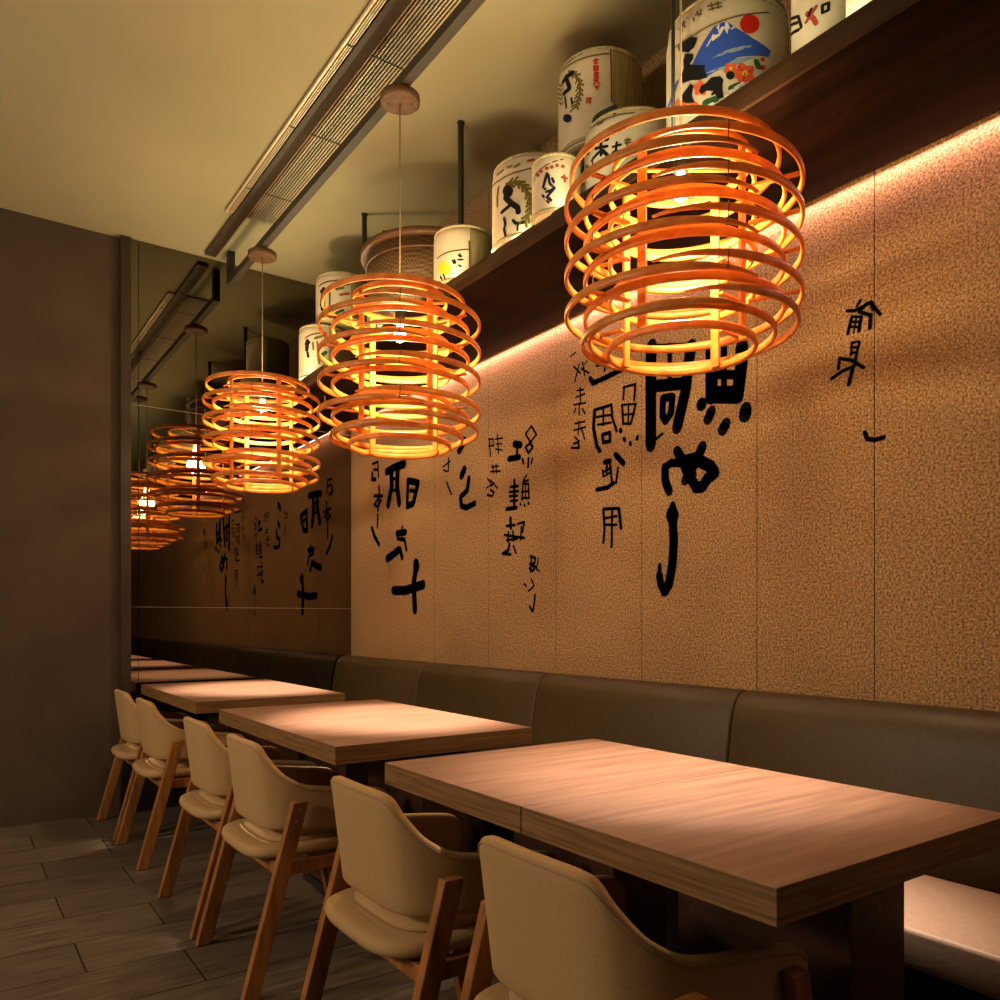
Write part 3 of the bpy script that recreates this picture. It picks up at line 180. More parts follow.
def boxes(name, mat, rects, parent=None, bev=0.0):
    bm = bmesh.new()
    for r in rects: box(bm, *r)
    o = link(name, bm, mat, parent)
    return bevel(o, bev) if bev else o
def tube(bm, pts, r, n=8, closed=False, rad=None, mi=0):
    pts = [Vector(p) for p in pts]; rings = []; N = len(pts)
    ref = None
    for i, p in enumerate(pts):
        if closed: t = pts[(i+1) % N] - pts[i-1]
        else: t = pts[min(i+1, N-1)] - pts[max(i-1, 0)]
        t.normalize()
        if ref is None:
            ref = Vector((0, 0, 1)) if abs(t.z) < .9 else Vector((1, 0, 0))
        a = ref.cross(t)
        if a.length < 1e-4: a = Vector((0, 1, 0)).cross(t)
        a.normalize(); b = t.cross(a); ref = b.copy()
        rr = rad[i] if rad else r
        rings.append([bm.verts.new(p + a*rr*math.cos(2*PI*k/n) + b*rr*math.sin(2*PI*k/n)) for k in range(n)])
    m_ = N if closed else N-1
    for i in range(m_):
        A, B_ = rings[i], rings[(i+1) % N]
        for k in range(n):
            f = bm.faces.new((A[k], A[(k+1) % n], B_[(k+1) % n], B_[k])); f.smooth = True; f.material_index = mi
    if not closed:
        bm.faces.new(rings[0][::-1]).material_index = mi; bm.faces.new(rings[-1]).material_index = mi
def lathe(bm, prof, cx=0, cy=0, n=40, mi=0, cap=True):
    rings = [[bm.verts.new((cx + r*math.cos(2*PI*k/n), cy + r*math.sin(2*PI*k/n), z)) for k in range(n)] for r, z in prof]
    for A, B_ in zip(rings, rings[1:]):
        for k in range(n):
            f = bm.faces.new((A[k], A[(k+1) % n], B_[(k+1) % n], B_[k])); f.smooth = True; f.material_index = mi
    if cap:
        bm.faces.new(rings[0][::-1]).material_index = mi; bm.faces.new(rings[-1]).material_index = mi
def thing(name, label, cat, loc=(0,0,0), group=None):
    o = bpy.data.objects.new(name, None); C.objects.link(o); o.location = loc; o.empty_display_size = .1
    return tag(o, label, cat, group)
def tag(o, label, cat, group=None):
    o['label'] = label; o['category'] = cat
    if group: o['group'] = group
    return o
def struct(o): o['kind'] = 'structure'; return o
def copy_thing(src, loc, label, group=None):
    r = src.copy(); C.objects.link(r); r.location = loc; r['label'] = label
    if group: r['group'] = group
    for ch in list(src.children):
        c = ch.copy(); C.objects.link(c); c.parent = r
        for g in list(ch.children):
            d = g.copy(); C.objects.link(d); d.parent = c
    return r

# ------------------------------------------------------------------ setting
ZC, TH, FPX, HZ = 1.124, math.radians(35.125), 796.5, 619.8
W, D, HC = 2.307, 5.05, ZC + 2.23
X0, Y0 = -2.6, -3.0
struct(boxes('floor', M['floor'], [(X0-.1, W+.15, Y0-.1, D+.2, -.1, 0)]))
struct(boxes('ceiling', M['ceiling'], [(X0-.1, W+.15, Y0-.1, D+.2, HC, HC+.1)]))
struct(boxes('wall_left', M['wall_dark'], [(X0-.1, X0, Y0, D+.1, 0, HC)]))
struct(boxes('wall_back', M['wall_dark'], [(X0-.1, W+.1, Y0-.1, Y0, 0, HC)]))
struct(boxes('wall_far', M['wall_dark'], [(X0-.1, W+.1, D+.03, D+.13, 0, HC)]))
seams = [Y0, -2.1, -1.55, -1.0, -.45, .1, .65, 1.316, 1.738, 2.29, 2.835, 3.38, 3.93, 4.48, D+.03]
bm = bmesh.new()
for a, b in zip(seams, seams[1:]): box(bm, W, W+.05, a+.0016, b-.0016, 0, HC)
box(bm, W+.012, W+.05, Y0, D+.03, 0, HC)
wall_r = struct(link('wall_right', bm, M['wall']))

def brush_fan(bm, pts, w, fn, mi=0, n=8):
    """a painted stroke: a ribbon of width w along pts with round ends, laid on a surface by fn(a, z)"""
    dense = []
    for (a, b) in zip(pts, pts[1:]):
        k = max(1, int(math.dist(a, b) / .02))
        for i in range(k): dense.append((a[0]+(b[0]-a[0])*i/k, a[1]+(b[1]-a[1])*i/k))
    dense.append(pts[-1])
    h = w/2
    def disc(c, r):
        vs = [bm.verts.new(fn(c[0]+r*math.cos(2*PI*k/n), c[1]+r*math.sin(2*PI*k/n))) for k in range(n)]
        bm.faces.new(vs).material_index = mi
    for i, c in enumerate(dense): disc(c, h*(1.06 if i % 2 else .97))
    for a, b in zip(dense, dense[1:]):
        d = math.dist(a, b)
        if d < 1e-6: continue
        nx, ny = -(b[1]-a[1])/d*h, (b[0]-a[0])/d*h
        vs = [bm.verts.new(fn(*p)) for p in ((a[0]+nx,a[1]+ny),(b[0]+nx,b[1]+ny),(b[0]-nx,b[1]-ny),(a[0]-nx,a[1]-ny))]
        bm.faces.new(vs).material_index = mi
for g in LETTERING:
    bm = bmesh.new()
    for w, pts in g: brush_fan(bm, pts, w, lambda a, z: (W-.0015, a, z))
    link('brush_lettering', bm, M['ink'], wall_r)

# mirror at the far end, in panels with pale joints
mir = thing('wall_mirror', 'tall dark tinted mirror covering the far end of the room', 'mirror', (1.63, D, 0))
XM0 = .912
zs = [.0, 1.2, 2.385, HC-.004]
for a, b in zip(zs, zs[1:]):
    boxes('mirror_panel', M['mirror'], [(XM0+.045-1.63, W-1.63-.002, 0, .02, a+.0015, b-.0015)], mir)
    boxes('mirror_panel', M['mirror'], [(XM0-1.63, XM0+.042-1.63, 0, .02, a+.0015, b-.0015)], mir)
for z in zs[1:3]: boxes('joint_strip', M['seamline'], [(XM0-1.63, W-1.63-.002, .001, .02, z-.0014, z+.0014)], mir)
boxes('side_frame', M['frame'], [(XM0-.055-1.63, XM0-1.63, -.02, .028, 0, HC-.002)], mir)

# ------------------------------------------------------------------ ceiling gear
g = thing('air_vent_grille', 'long slotted cream air vent set in the ceiling', 'air vent', (1.395, 1.8, HC))
ya, yb = -1.25-1.8, 4.39-1.8
boxes('back_plate', M['void'], [(1.268-1.395, 1.534-1.395, ya, yb, -.004, -.0005)], g)
for xs in [1.2865, 1.2955, 1.3045] + [1.384+.0138*i for i in range(11)]:
    boxes('slat', M['slat'], [(xs-(.0020 if xs < 1.35 else .0027)-1.395, xs+(.0020 if xs < 1.35 else .0027)-1.395, ya, yb-.004, -.016, -.004)], g)
boxes('flange', M['slat'], [(1.268-1.395, 1.277-1.395, ya, yb, -.018, -.004)], g)
for k in range(9):
    y = yb-.62*k-.31
    boxes('crossbar', M['black'], [(1.382-1.395, 1.528-1.395, y, y+.006, -.0185, -.0165)], g)
    boxes('crossbar', M['black'], [(1.283-1.395, 1.309-1.395, y, y+.006, -.0185, -.0165)], g)
t = boxes('ceiling_track', M['rail'], [(-.032, .032, -2.5, 3.67, -.021, -.0045)]); t.location = (1.344, 1.3, HC)
tag(t, 'flat brown track running flush along the ceiling vent', 'track')
r = thing('hanging_rail', 'black metal rail hung below the ceiling carrying the lamp roses', 'rail', (1.444, 4.87, HC))
boxes('rail_bar', M['rail'], [(-.019, .020, -7.3, .045, -.201, -.162)], r, .002)
boxes('end_bracket', M['black'], [(-.0188, .0198, 0, .045, -.1622, -.0005)], r)
boxes('end_bracket', M['black'], [(-.0188, .0198, -6.6, -6.56, -.1622, -.0005)], r)

# ------------------------------------------------------------------ shelf
ZS = 2.52; XS = 1.723
sh = thing('wall_shelf', 'long dark walnut shelf under the barrels on the calligraphy wall', 'shelf', (2.0, 1.0, ZS))
boxes('shelf_board', M['shelf_wood'], [(XS+.012-2.0, W-.03-2.0, Y0+.05-1, D-.006-1, -.055, 0)], sh)
boxes('front_lip', M['shelf_lip'], [(XS-2.0, XS+.0118-2.0, Y0+.05-1, D-.006-1, -.055, .004)], sh)
def pole(x, y, label):
    p = thing('shelf_pole', label, 'pole', (x, y, ZS))
    bm = bmesh.new(); tube(bm, [(0,0,.0005), (0,0,HC-ZS-.003)], .0135, 12); link('rod', bm, M['pole'], p)
    bm = bmesh.new(); lathe(bm, [(.018, HC-ZS-.005), (.018, HC-ZS-.0006)], n=16); link('ceiling_flange', bm, M['pole'], p)
pole(1.91, 3.02, 'dark pole from ceiling to shelf behind the barrel with a yellow spot')
pole(1.91, 4.01, 'dark pole from ceiling to shelf left of the woven basket')
pole(2.25, 2.40, 'dark pole behind the high barrel with red writing')
for (x, y, lab) in ((1.737, 3.435, 'thin black rod standing on the shelf edge before the woven basket'), (1.737, 1.598, 'thin black rod standing on the shelf edge before the mountain barrel')):
    bm = bmesh.new(); tube(bm, [(0,0,.0045), (0,0,.465)], .0055, 8); o = link('thin_rod', bm, M['black']); o.location = (x, y, ZS); tag(o, lab, 'rod')

# ------------------------------------------------------------------ sake barrels
def prof_r(R, H, z):
    t = z/H
    if t < .12: return R*(.90 + .10*math.sin(t/.12*PI/2))
    if t > .86: return R*(1 - .16*(1-math.cos((t-.86)/.14*PI/2)))
    return R
def barrel(key, x, y, z0, R, H, label, arc=(-1.25, 1.25), pale=False, group='sake barrels on the shelf'):
    b = thing('sake_barrel', label, 'barrel', (x, y, z0), group)
    bm = bmesh.new(); lathe(bm, [(prof_r(R, H, H*i/24), max(H*i/24, .0006)) for i in range(25)], n=48)
    link('body', bm, M['straw_pale' if pale else 'straw'], b)
    # paper label wrapped round the front with its print
    names = ['label'] + ['print_'+k for k in ('blue','white','haze','red','orange','yellow','green','green2','black','olive','navy','line','rust')]
    bm = bmesh.new(); na = 40; nz = 14; za, zb = H*.03, H*.985
    def P(a, z, e=.0015):
        r = prof_r(R, H, min(max(z, 0), H)) + e
        return (-r*math.cos(a), r*math.sin(a), z)
    gv = [[bm.verts.new(P(arc[0]+(arc[1]-arc[0])*i/na, za+(zb-za)*j/nz)) for i in range(na+1)] for j in range(nz+1)]
    for j in range(nz):
        for i in range(na):
            f = bm.faces.new((gv[j][i], gv[j][i+1], gv[j+1][i+1], gv[j+1][i])); f.smooth = True
    order = {k: i for i, k in enumerate(names)}
    for n_, it in enumerate(PRINTS.get(key, [])):
        mi = order['print_'+it[1]]; e = .0022 + .00018*n_/4
        if it[0] == 's':
            pts = [(a*R, z-z0) for a, z in it[3]]
            brush_fan(bm, pts, it[2], lambda s_, z: P(s_/R, z, e), mi)
        else:
            q = [(a*R, z-z0) for a, z in it[3]]
            # triangulate and subdivide so the patch follows the curve
            t_ = bmesh.new(); vs = [t_.verts.new((s_, z, 0)) for s_, z in q]; t_.faces.new(vs)
            bmesh.ops.triangulate(t_, faces=t_.faces[:])
            for _ in range(2):
                bmesh.ops.subdivide_edges(t_, edges=[e_ for e_ in t_.edges if e_.calc_length() > .03], cuts=1)
                bmesh.ops.triangulate(t_, faces=t_.faces[:])
            mp_ = {v: bm.verts.new(P(v.co.x/R, v.co.y, e)) for v in t_.verts}
            for f in t_.faces: bm.faces.new([mp_[v] for v in f.verts]).material_index = mi
            t_.free()
    link('label', bm, None, b, mats=[M[k] for k in names])
    # straw rope round the shoulder and the foot
    for zz, rr in ((H*.95, .006), (H*.06, .007)):
        bm = bmesh.new(); R2 = prof_r(R, H, zz)+.004
        tube(bm, [(R2*math.cos(2*PI*k/40), R2*math.sin(2*PI*k/40), zz) for k in range(40)], rr, 6, closed=True)
        link('rope', bm, M['rope'], b)
    return b
barrel('A', 1.98, 1.603, ZS, .18, .43, 'large barrel painted with a blue mountain, red sun and orange flowers', (-1.95, 1.2))
barrel('B', 1.90, 1.215, ZS, .085, .30, 'small pale barrel with boxed black and red characters beside the mountain barrel', (-1.6, 1.2))
barrel('C', 1.81, 1.045, ZS, .05, .20, 'small plain pale yellowish barrel right of the boxed characters', (-1.7, 1.2), True)
barrel('D', 1.92, .90, ZS, .09, .30, 'small pale barrel at the right end of the visible shelf', (-1.3, 1.2), True)
barrel('F', 2.0, 2.036, ZS, .165, .33, 'barrel with a dark green band on the shelf behind the nearest lamp', (-1.35, 1.2), True)
barrel('E', 2.055, 2.26, ZS+.3315, .157, .36, 'high barrel with a red column of writing stacked on other barrels', (-1.13, 1.1))
barrel('G', 1.87, 2.438, ZS, .155, .33, 'cream barrel with an olive wheat wreath and black brushwork', (-1.6, 1.2))
barrel('H', 1.785, 2.19, ZS, .085, .215, 'small barrel with one dark blue character in front of the wheat wreath barrel', (-1.7, 1.2), True)
barrel('I', 1.84, 2.888, ZS, .126, .25, 'small cream barrel with a bright yellow spot beside the woven basket', (-1.22, 1.2))
barrel('L', 1.86, 4.49, ZS, .13, .33, 'barrel standing on the shelf at its far end next to the mirror', (-1.5, 1.2))
barrel('M', 2.10, 4.19, ZS, .15, .33, 'half hidden barrel on the shelf behind the middle lamp', (-1.5, 1.2))
barrel('K', 1.95, 4.40, ZS+.3315, .15, .285, 'barrel stacked on top of the two barrels nearest the mirror', (-1.5, 1.2))

k = thing('woven_basket', 'wide round woven bamboo basket with a thick rim on the shelf', 'basket', (1.96, 3.395, ZS))
bm = bmesh.new(); lathe(bm, [(.20, .001), (.245, .02), (.285, .2), (.298, .350)], n=56); link('basket_body', bm, M['weave'], k)
bm = bmesh.new(); lathe(bm, [(.292, .348), (.322, .346), (.331, .352), (.331, .372), (.322, .378), (.292, .376)], n=56, cap=False); link('basket_rim', bm, M['canopy'], k)
bm = bmesh.new(); tube(bm, [(.301*math.cos(2*PI*i/48), .301*math.sin(2*PI*i/48), .30) for i in range(48)], .007, 8, closed=True); link('lower_hoop', bm, M['canopy'], k)

# ------------------------------------------------------------------ pendant lamps
FW = Vector((math.sin(TH), math.cos(TH), 0)); RT = Vector((math.cos(TH), -math.sin(TH), 0))
K_ = 1.09
def strip(bm, pts, hgt, thk, closed=False, taper=0):
    """flat bent strip standing on edge: an oval section swept along pts (roughly circular about the axis)"""
    n = 8; rings = []
    for i_, p in enumerate(pts):
        p = Vector(p); o = Vector((p.x, p.y, 0)); o.normalize()
        hs = 1.0
        if taper: hs = min(1.0, .22 + .78*min(i_, len(pts)-1-i_)/taper)
        rings.append([bm.verts.new(p + o*(thk/2)*math.copysign(abs(math.cos(a))**.7, math.cos(a)) + Vector((0, 0, (hgt*hs/2)*math.copysign(abs(math.sin(a))**.7, math.sin(a))))) for a in [2*PI*(q+.5)/n for q in range(n)]])
    m_ = len(rings) if closed else len(rings)-1
    for i in range(m_):
        A, B_ = rings[i], rings[(i+1) % len(rings)]
        for q in range(n):
            f = bm.faces.new((A[q], B_[q], B_[(q+1) % n], A[(q+1) % n])); f.smooth = True
    if not closed:
        bm.faces.new(rings[0]); bm.faces.new(rings[-1][::-1])
def ringpt(R, phi, z, off=0.0):        # phi measured from the side facing the room's entrance, towards the wall
    v = -FW*math.cos(phi)*R + RT*math.sin(phi)*R + RT*off
    return Vector((v.x, v.y, z))
def make_pendant(label, loc, cord_top, canopy_z, KZ):
    p = thing('pendant_lamp', label, 'pendant lamp', loc, 'bent rattan pendant lamps over the tables')
    R1, R2, R3, R4 = .283*K_, .232*K_, .165*K_, .178*K_
    def hoop(R, z, off=0.0, over=0.0, h=.022, th=.011, name='hoop'):
        bm = bmesh.new()
        if over:
            n = 88; a0 = -over; a1 = 2*PI + over; pts = []
            for i in range(n+1):
                f = i/n; ph = a0 + (a1-a0)*f
                e = max(0, abs(f-.5)*2-.86)/.14
                pts.append(ringpt(R - .026*e*e, ph, z + (.5-f)*.036, off))
            strip(bm, pts, h, th, False, 9)
        else:
            strip(bm, [ringpt(R, 2*PI*i/72, z, off) for i in range(72)], h, th, True)
        return link(name, bm, M['rattan'], p)
    hoop(.250*K_, .438*KZ, -.022); hoop(R3, .450*KZ)
    for z in (.372, .286, .198, .100): hoop(R1, z*KZ, 0, .46)
    for z in (.353, .266, .180, .084): hoop(R2+.008, z*KZ, .004)
    for z in (.395, .310, .222, .130): hoop(R3+.010, z*KZ, 0)
    hoop(.250*K_, .040*KZ, .028, .30); hoop(R2, .024*KZ, -.012); hoop(R4, 0.0, 0, 0, .022, .012)
    for ph in (PI/4, 3*PI/4, 5*PI/4, 7*PI/4):     # upright laths
        bm = bmesh.new(); c = ringpt(R3, ph, 0); o = Vector((c.x, c.y, 0)).normalized(); t_ = Vector((-o.y, o.x, 0))
        vs = []
        for z in (-.004, .455*KZ):
            for (a, b) in ((-.012, -.004), (.012, -.004), (.012, .004), (-.012, .004)):
                q = c + t_*a + o*b; vs.append(bm.verts.new((q.x, q.y, z)))
        for f in ((0,1,2,3),(7,6,5,4),(0,4,5,1),(1,5,6,2),(2,6,7,3),(3,7,4,0)): bm.faces.new([vs[i] for i in f])
        link('lath', bm, M['rattan'], p)
    for z in (.372, .286, .198, .100):             # short stays from the laths to the outer hoops
        for ph in (PI/4+.25, 3*PI/4-.1, 5*PI/4+.1, 7*PI/4-.25):
            bm = bmesh.new(); a = ringpt(R3, ph, z*KZ-.012); b = ringpt(R1-.004, ph, z*KZ-.012)
            d = (b-a).normalized(); t_ = Vector((-d.y, d.x, 0)); vs = []
            for q in (a, b):
                for (u_, w_) in ((-.007, -.003), (.007, -.003), (.007, .003), (-.007, .003)): vs.append(bm.verts.new(q + t_*u_ + Vector((0,0,w_))))
            for f in ((3,2,1,0),(4,5,6,7),(0,1,5,4),(1,2,6,5),(2,3,7,6),(3,0,4,7)): bm.faces.new([vs[i] for i in f])
            link('stay', bm, M['rattan'], p)
    for z in (.372, .286, .198, .100):             # thread ties holding the hoops together
        for ph, R in ((.12, R1+.007), (-1.02, R1-.006)):
            bm = bmesh.new(); a = ringpt(R, ph, z*KZ-.024); b = ringpt(R, ph+.01, z*KZ+.026); tube(bm, [a, b], .0016, 5); link('tie', bm, M['canopy'], p)
    # cord, rose, holder, bulb
    bm = bmesh.new(); tube(bm, [(0,0,.43+.095), (0,0,cord_top)], .0030, 8); link('cord', bm, M['cord'], p)
    bm = bmesh.new(); lathe(bm, [(.070, canopy_z), (.077, canopy_z+.004), (.077, canopy_z+.027), (.072, canopy_z+.030)], n=32); ro = link('ceiling_rose', bm, M['canopy'], p)
    bm = bmesh.new()
    for s_ in (-1, 1):
        q = RT*.045*s_; lathe(bm, [(.005, canopy_z-.002), (.005, canopy_z+.002)], q.x, q.y, 10)
    link('screw', bm, M['black'], ro)
    bm = bmesh.new(); lathe(bm, [(.012, (.43+.10)), (.020, .43+.09), (.020, .43+.052), (.016, (.43+.046))], n=20); link('bulb_holder', bm, M['black'], p)
    bm = bmesh.new()
    tube(bm, [ringpt(R3, PI/2, .448*KZ), ringpt(R3, -PI/2, .448*KZ)], .005, 6); link('top_bar', bm, M['rattan'], p)
    bm = bmesh.new(); lathe(bm, [(.010, (.43+.046)), (.014, (.43+.046)-.012), (.021, (.43+.046)-.032), (.024, (.43+.046)-.046), (.021, (.43+.046)-.060), (.010, (.43+.046)-.070), (.002, (.43+.046)-.072)], n=20)
    o = link('bulb', bm, M['bulb'], p)
    o.visible_shadow = True
    return p
M['bulb'] = emit('bulb_glow', (1.0, .66, .30), 60)
PEND = [((1.6365, 1.478, 1.851), HC, 1.085, 'nearest and largest rattan lamp over the near table'),
        ((1.458, 2.746, 1.795), 3.153, 1.24, 'middle rattan lamp over the second table'),
        ((1.458, 4.355, 1.862), 3.153, 1.24, 'farthest and smallest rattan lamp next to the mirror')]
for loc, top, kz, lab in PEND:
    make_pendant(lab, loc, top-.028-loc[2], top-.0305-loc[2], kz)

# ------------------------------------------------------------------ banquette
bq = thing('banquette', 'long olive leather wall banquette behind the tables', 'banquette', (2.0, 1.0, 0))
yA, yB = Y0+.05, D-.012
boxes('base', M['dark_wood'], [(1.765-2.0, W-.002-2.0, yA-1, yB-1, .0005, .36)], bq)
ys = [yB, 3.89, 2.816, 1.744, .67, -.40, -1.47, yA]
prof = [(2.125,.452),(2.14,.56),(2.158,.68),(2.174,.78),(2.187,.83),(2.204,.862),(2.228,.880),(2.258,.885),(2.285,.880),(2.298,.862),(2.303,.83),(2.303,.452)]
for b_, a_ in zip(ys, ys[1:]):
    bm = bmesh.new(); rows = []
    for y, e in ((a_+.0015, .012), (a_+.004, .004), (a_+.012, 0), (b_-.012, 0), (b_-.004, .004), (b_-.0015, .012)):
        cx, cz = 2.22, .66
        rows.append([bm.verts.new((x + (cx-x)/max(.01, math.hypot(x-cx, z-cz))*e - 2.0, y-1, z + (cz-z)/max(.01, math.hypot(x-cx, z-cz))*e)) for x, z in prof])
    for A, B_ in zip(rows, rows[1:]):
        for i in range(len(prof)):
            j = (i+1) % len(prof); f = bm.faces.new((A[i], A[j], B_[j], B_[i])); f.smooth = i < len(prof)-2
    bm.faces.new(rows[0]); bm.faces.new(rows[-1][::-1])
    bmesh.ops.recalc_face_normals(bm, faces=bm.faces[:])
    link('back_cushion', bm, M['leather'], bq)
    o = boxes('seat_cushion', M['seat_leather'], [(1.73-2.0, 2.16-2.0, a_+.0015-1, b_-.0015-1, .361, .451)], bq, .012)

# ------------------------------------------------------------------ tables
XF, TD = .954, .732
def make_table(label, yc):
    t = thing('dining_table', label, 'table', (XF+TD/2, yc, 0), 'square wooden tables along the banquette')
    hw = .2985
    bm = bmesh.new(); vs = box(bm, -TD/2, TD/2, -hw, hw, .694, .750)
    for f in bm.faces:
        f.material_index = 0 if f.normal.z > .5 else 1
    bm.normal_update()
    for f in bm.faces: f.material_index = 0 if f.normal.z > .5 else 1
    o = link('table_top', bm, None, t, mats=[M['table'], M['table_edge']]); bevel(o, .0018, 2)
    boxes('top_plate', M['dark_wood'], [(-.20, .30, -.16, .16, .672, .6935)], t)
    boxes('pedestal', M['dark_wood'], [(-.02, .16, -.20, .20, .031, .672)], t, .004)
    boxes('foot_plate', M['black'], [(-.030, .20, -.22, .22, .0005, .030)], t, .004)
    return t
T = [(.984, 'nearest wooden square table, at the right edge of the view'),
     (1.584, 'wooden square table pushed against the nearest one'),
     (2.500, 'right one of the two tables under the middle lamp'),
     (3.100, 'left one of the two tables under the middle lamp'),
     (4.067, 'right one of the two tables beside the mirror under the farthest lamp'),
     (4.667, 'last wooden table, touching the mirror')]
proto = make_table(T[0][1], T[0][0])
for y, lab in T[1:]: copy_thing(proto, (XF+TD/2, y, 0), lab)

# ------------------------------------------------------------------ chairs
def catmull(P_, n):
    out = []
    for i in range(len(P_)-1):
        p0, p1, p2, p3 = [Vector(P_[min(max(i+q, 0), len(P_)-1)]) for q in (-1, 0, 1, 2)]
        for k in range(n):
            t = k/n
            out.append(.5*((2*p1) + (p2-p0)*t + (2*p0-5*p1+4*p2-p3)*t*t + (3*p1-p0-3*p2+p3)*t**3))
    out.append(Vector(P_[-1])); return out
# half of the shell seen in plan: x, y, top z, bottom z
HALF = [(-.200, 0, .742, .470), (-.199, .06, .742, .470), (-.196, .115, .741, .470), (-.188, .150, .731, .471), (-.172, .178, .695, .472), (-.140, .205, .648, .474), (-.09, .224, .614, .472),
        (-.03, .232, .600, .466), (.05, .235, .590, .460), (.12, .236, .581, .457), (.170, .236, .572, .458), (.190, .236, .558, .470), (.197, .236, .538, .495)]
def catm4(P_, n):
    out = []
    for i in range(len(P_)-1):
        q = [P_[min(max(i+k, 0), len(P_)-1)] for k in (-1, 0, 1, 2)]
        for k in range(n):
            t = k/n
            out.append(tuple(.5*((2*b) + (c-a)*t + (2*a-5*b+4*c-d)*t*t + (3*b-a-3*c+d)*t**3) for a, b, c, d in zip(*q)))
    out.append(tuple(P_[-1])); return out
def make_chair(label, yc):
    ch = thing('dining_chair', label, 'chair', (1.0, yc, 0), 'tan upholstered chairs along the tables')
    h = catm4(HALF, 4); cols = [(x, -y, a, b) for x, y, a, b in h[::-1]] + h[1:]
    nz = 10
    def pt(c, f, inset=0.0):
        x, y, zt, zb = c; z = zb + (zt-zb)*f
        lean = -(z-.475)*.13*max(0, min(1, (-.02-x)/.16))
        return Vector((x + .016 + lean, y, z))
    bm = bmesh.new(); V = []
    N_ = len(cols)
    # outer and inner skins with a rounded rim
    th = .030
    nor = []
    for i in range(N_):
        a, b = cols[max(i-1, 0)], cols[min(i+1, N_-1)]
        t = Vector((b[0]-a[0], b[1]-a[1], 0))
        if t.length < 1e-6: t = Vector((0, 1, 0))
        t.normalize(); nor.append(Vector((-t.y, t.x, 0)) * 1.0)
    # nor must point to the sitter (inside)
    for i in range(N_):
        c = cols[i]
        if nor[i].dot(Vector((.1, 0, 0)) - Vector((c[0], c[1], 0))) < 0: nor[i] = -nor[i]
    loop_prof = [(f, 0.0) for f in [k/nz for k in range(nz+1)]]
    sec = []   # cross-section: up the outer skin, over the rim, down the inner skin, under
    for k in range(nz+1): sec.append((.035 + .93*k/nz, 0.0))
    sec += [(.988, .10), (1.0, .30), (1.0, .70), (.988, .90)]
    for k in range(nz+1): sec.append((.965 - .93*k/nz, 1.0))
    sec += [(.012, .90), (0, .70), (0, .30), (.012, .10)]
    rows = []
    for i in range(N_):
        e = min(i, N_-1-i); shr = 1.0 if e > 1 else (.72 if e == 0 else .93)
        rows.append([bm.verts.new(pt(cols[i], .5+(f-.5)*1.0) + nor[i]*(th*(.5+(s_-.5)*shr))) for f, s_ in sec])
    for A, B_ in zip(rows, rows[1:]):
        for k in range(len(sec)):
            j = (k+1) % len(sec); f = bm.faces.new((A[k], A[j], B_[j], B_[k])); f.smooth = True
    bm.faces.new(rows[0][::-1]); bm.faces.new(rows[-1])
    bmesh.ops.recalc_face_normals(bm, faces=bm.faces[:])
    back = link('backrest', bm, M['fabric'], ch)
    bm = bmesh.new(); tube(bm, [pt(cols[i], .5+.5*(1-2*.011/(cols[i][2]-cols[i][3]))) - nor[i]*.0006 for i in range(3, N_-3)], .0019, 6); link('piping', bm, M['piping'], back)
    # seat pad (superellipse) and raised cushion
    def pad(name, x0, x1, hy, z0, z1, n_, mat, crown, dish=0.0):
        bm = bmesh.new(); n = 56; xc, hx = (x0+x1)/2, (x1-x0)/2
        lev = [(.93, z0), (.985, z0+.006), (1.0, z0+(z1-z0)*.45), (.985, z1-.008), (.93, z1), (.7, z1+crown*.6), (.35, z1+crown)]
        rings = []
        for s_, z in lev:
            r_ = []
            for k_ in range(n):
                a = 2*PI*k_/n; ca, sa = math.cos(a), math.sin(a)
                x = xc + hx*s_*math.copysign(abs(ca)**(2/n_), ca); y = hy*s_*math.copysign(abs(sa)**(2/n_), sa)
                r_.append(bm.verts.new((x, y, z + dish*(y/hy)**2)))
            rings.append(r_)
        for A, B_ in zip(rings, rings[1:]):
            for k_ in range(n):
                f = bm.faces.new((A[k_], A[(k_+1) % n], B_[(k_+1) % n], B_[k_])); f.smooth = True
        bm.faces.new(rings[0][::-1]); bm.faces.new(rings[-1])
        return link(name, bm, mat, ch)
    pad('seat', -.232, .245, .225, .386, .424, 4.2, M['fabric'], .002, .006)
    pad('seat_cushion', -.165, .225, .195, .422, .446, 3.6, M['seat_fabric'], .006)
    for s_ in (-1, 1):
        # rear leg: slanted from the arm back to the floor; front leg: the other way
        for (xt, zt, xb, zb, nm) in ((-.100, .570, -.255, .0006, 'leg'), (.150, .548, .262, .0006, 'leg')):
            bm = bmesh.new(); vs = []
            w = .025 if xb < 0 else .021; ya, yb = (.2375, .2665)
            for (x, z) in ((xb, zb), (xt, zt)):
                for (dx, y) in ((-w, ya), (w, ya), (w, yb), (-w, yb)):
                    vs.append(bm.verts.new((x+dx, s_*y, z)))
            for f in ((3,2,1,0),(4,5,6,7),(0,1,5,4),(1,2,6,5),(2,3,7,6),(3,0,4,7)): bm.faces.new([vs[i] for i in f])
            bmesh.ops.recalc_face_normals(bm, faces=bm.faces[:])
            lg = bevel(link(nm, bm, M['oak'], ch), .004, 2)
            if xb < 0:
                bm = bmesh.new()
                for z in (.548, .512):
                    xx = xb + (xt-xb)*z/.57
                    vs = [bm.verts.new((xx+.005*math.cos(2*PI*q/10), s_*.2669, z+.005*math.sin(2*PI*q/10))) for q in range(10)]; bm.faces.new(vs)
                link('screw', bm, M['piping'], lg)
        boxes('side_rail', M['oak'], [(-.13, .20, *(sorted((s_*.205, s_*.2370))), .345, .3855)], ch, .003)
    boxes('rear_rail', M['oak'], [(-.165, -.135, -.237, .237, .345, .3855)], ch, .003)
    boxes('front_rail', M['oak'], [(.17, .20, -.2045, .2045, .345, .3855)], ch, .003)
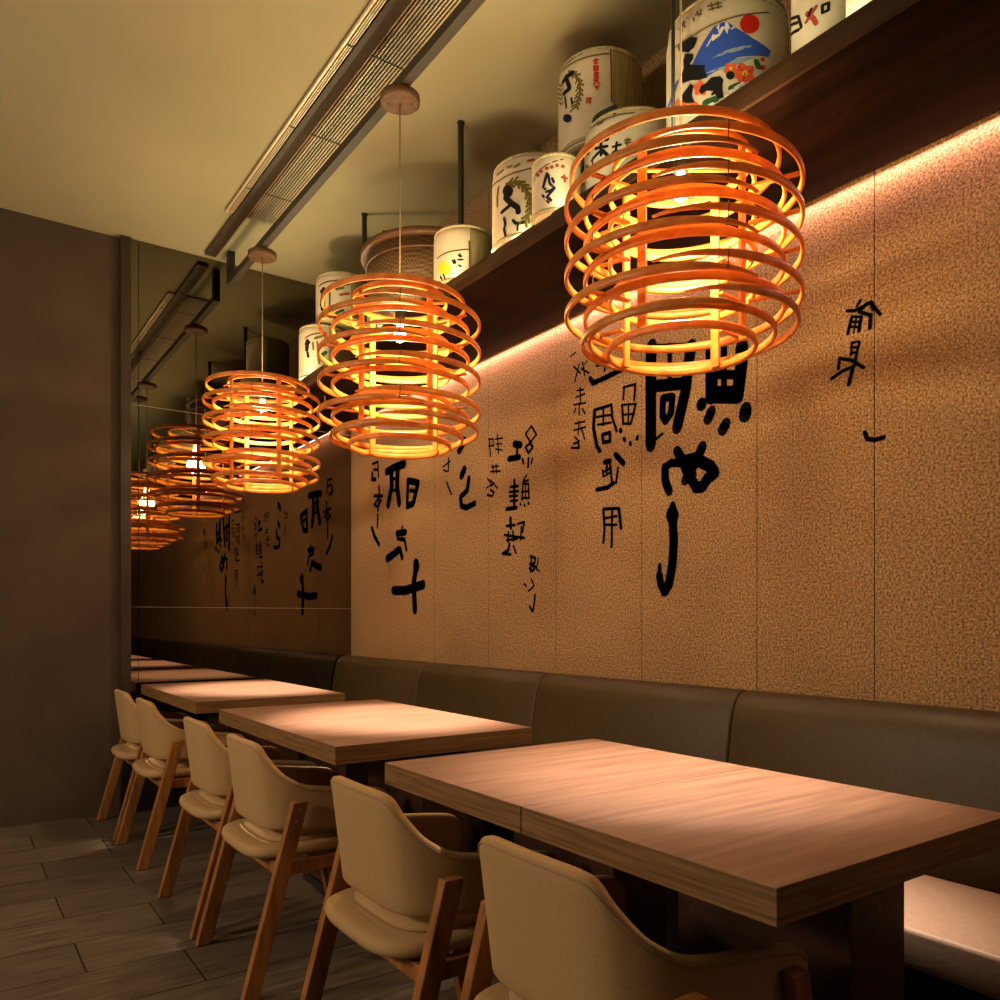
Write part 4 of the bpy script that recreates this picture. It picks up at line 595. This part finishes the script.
    return ch
CH = [(1.045, 'nearest tan chair with curved arms at the right of the row'),
      (1.712, 'second tan chair from the right, at the near pair of tables'),
      (2.595, 'tan chair at the right table under the middle lamp'),
      (3.175, 'tan chair at the left table under the middle lamp'),
      (4.110, 'tan chair at the right table beside the mirror'),
      (4.700, 'last tan chair, closest to the mirror')]
pc = make_chair(CH[0][1], CH[0][0])
for y, lab in CH[1:]: copy_thing(pc, (1.0, y, 0), lab)

# ------------------------------------------------------------------ lights
def light(name, kind, loc, energy, col, **kw):
    l = bpy.data.lights.new(name, kind); l.energy = energy; l.color = col
    for k_, v in kw.items(): setattr(l, k_, v)
    o = bpy.data.objects.new(name, l); o.location = loc; C.objects.link(o); return o
WARM = (1.0, .68, .31)
for loc, top, kz, lab in PEND:
    light('bulb_light', 'POINT', (loc[0], loc[1], loc[2]+.335), 29, WARM, shadow_soft_size=.06)
    b = light('bulb_beam', 'SPOT', (loc[0], loc[1], loc[2]+.34), 520, (1.0, .74, .58), shadow_soft_size=.03, spot_size=math.radians(46), spot_blend=.8)
    if loc[0] > 1.5: b.rotation_euler = (math.radians(-5), math.radians(5.5), 0); b.data.spot_size = math.radians(50); b.data.energy = 410; b.data.spot_blend = 1.0
led = light('shelf_led_strip', 'AREA', (W-.022, 1.0, ZS-.058), 21, (1.0, .50, .45), shape='RECTANGLE', size=.012, size_y=7.9)
led.rotation_euler = (0, math.radians(-12), 0)
up = light('shelf_up_light', 'AREA', (XS+.018, 1.0, ZS+.006), 25, (1.0, .90, .50), shape='RECTANGLE', size=.01, size_y=7.9)
up.rotation_euler = (0, math.radians(180-35), 0)
for y in (1.9, 3.7):
    o = light('aisle_fill_light', 'AREA', (X0+.12, y, 2.15), 42, (1.0, .72, .46), shape='DISK', size=.5)  # added unseen fill without a fixture, brightens the chair backs from the aisle
    o.rotation_euler = (0, math.radians(-68), 0)
world = bpy.data.worlds.new('room'); bpy.context.scene.world = world; world.use_nodes = True
bg = world.node_tree.nodes['Background']; bg.inputs['Color'].default_value = (.9, .6, .35, 1); bg.inputs['Strength'].default_value = .02

# ------------------------------------------------------------------ camera
cam = bpy.data.cameras.new('camera'); co = bpy.data.objects.new('camera', cam); C.objects.link(co)
co.location = (0, 0, ZC); co.rotation_euler = (PI/2, 0, -TH)
cam.sensor_width = 36; cam.lens = FPX/1000*36; cam.shift_y = (HZ-500)/1000; cam.clip_start = .05
sc = bpy.context.scene; sc.camera = co
sc.view_settings.view_transform = 'Standard'; sc.view_settings.look = 'None'; sc.view_settings.gamma = 1; sc.view_settings.use_curve_mapping = False
sc.view_settings.exposure = 0.0
sc.cycles.max_bounces = 10; sc.cycles.diffuse_bounces = 5; sc.cycles.glossy_bounces = 4
sc.cycles.use_denoising = True
sc.cycles.sample_clamp_indirect = 6
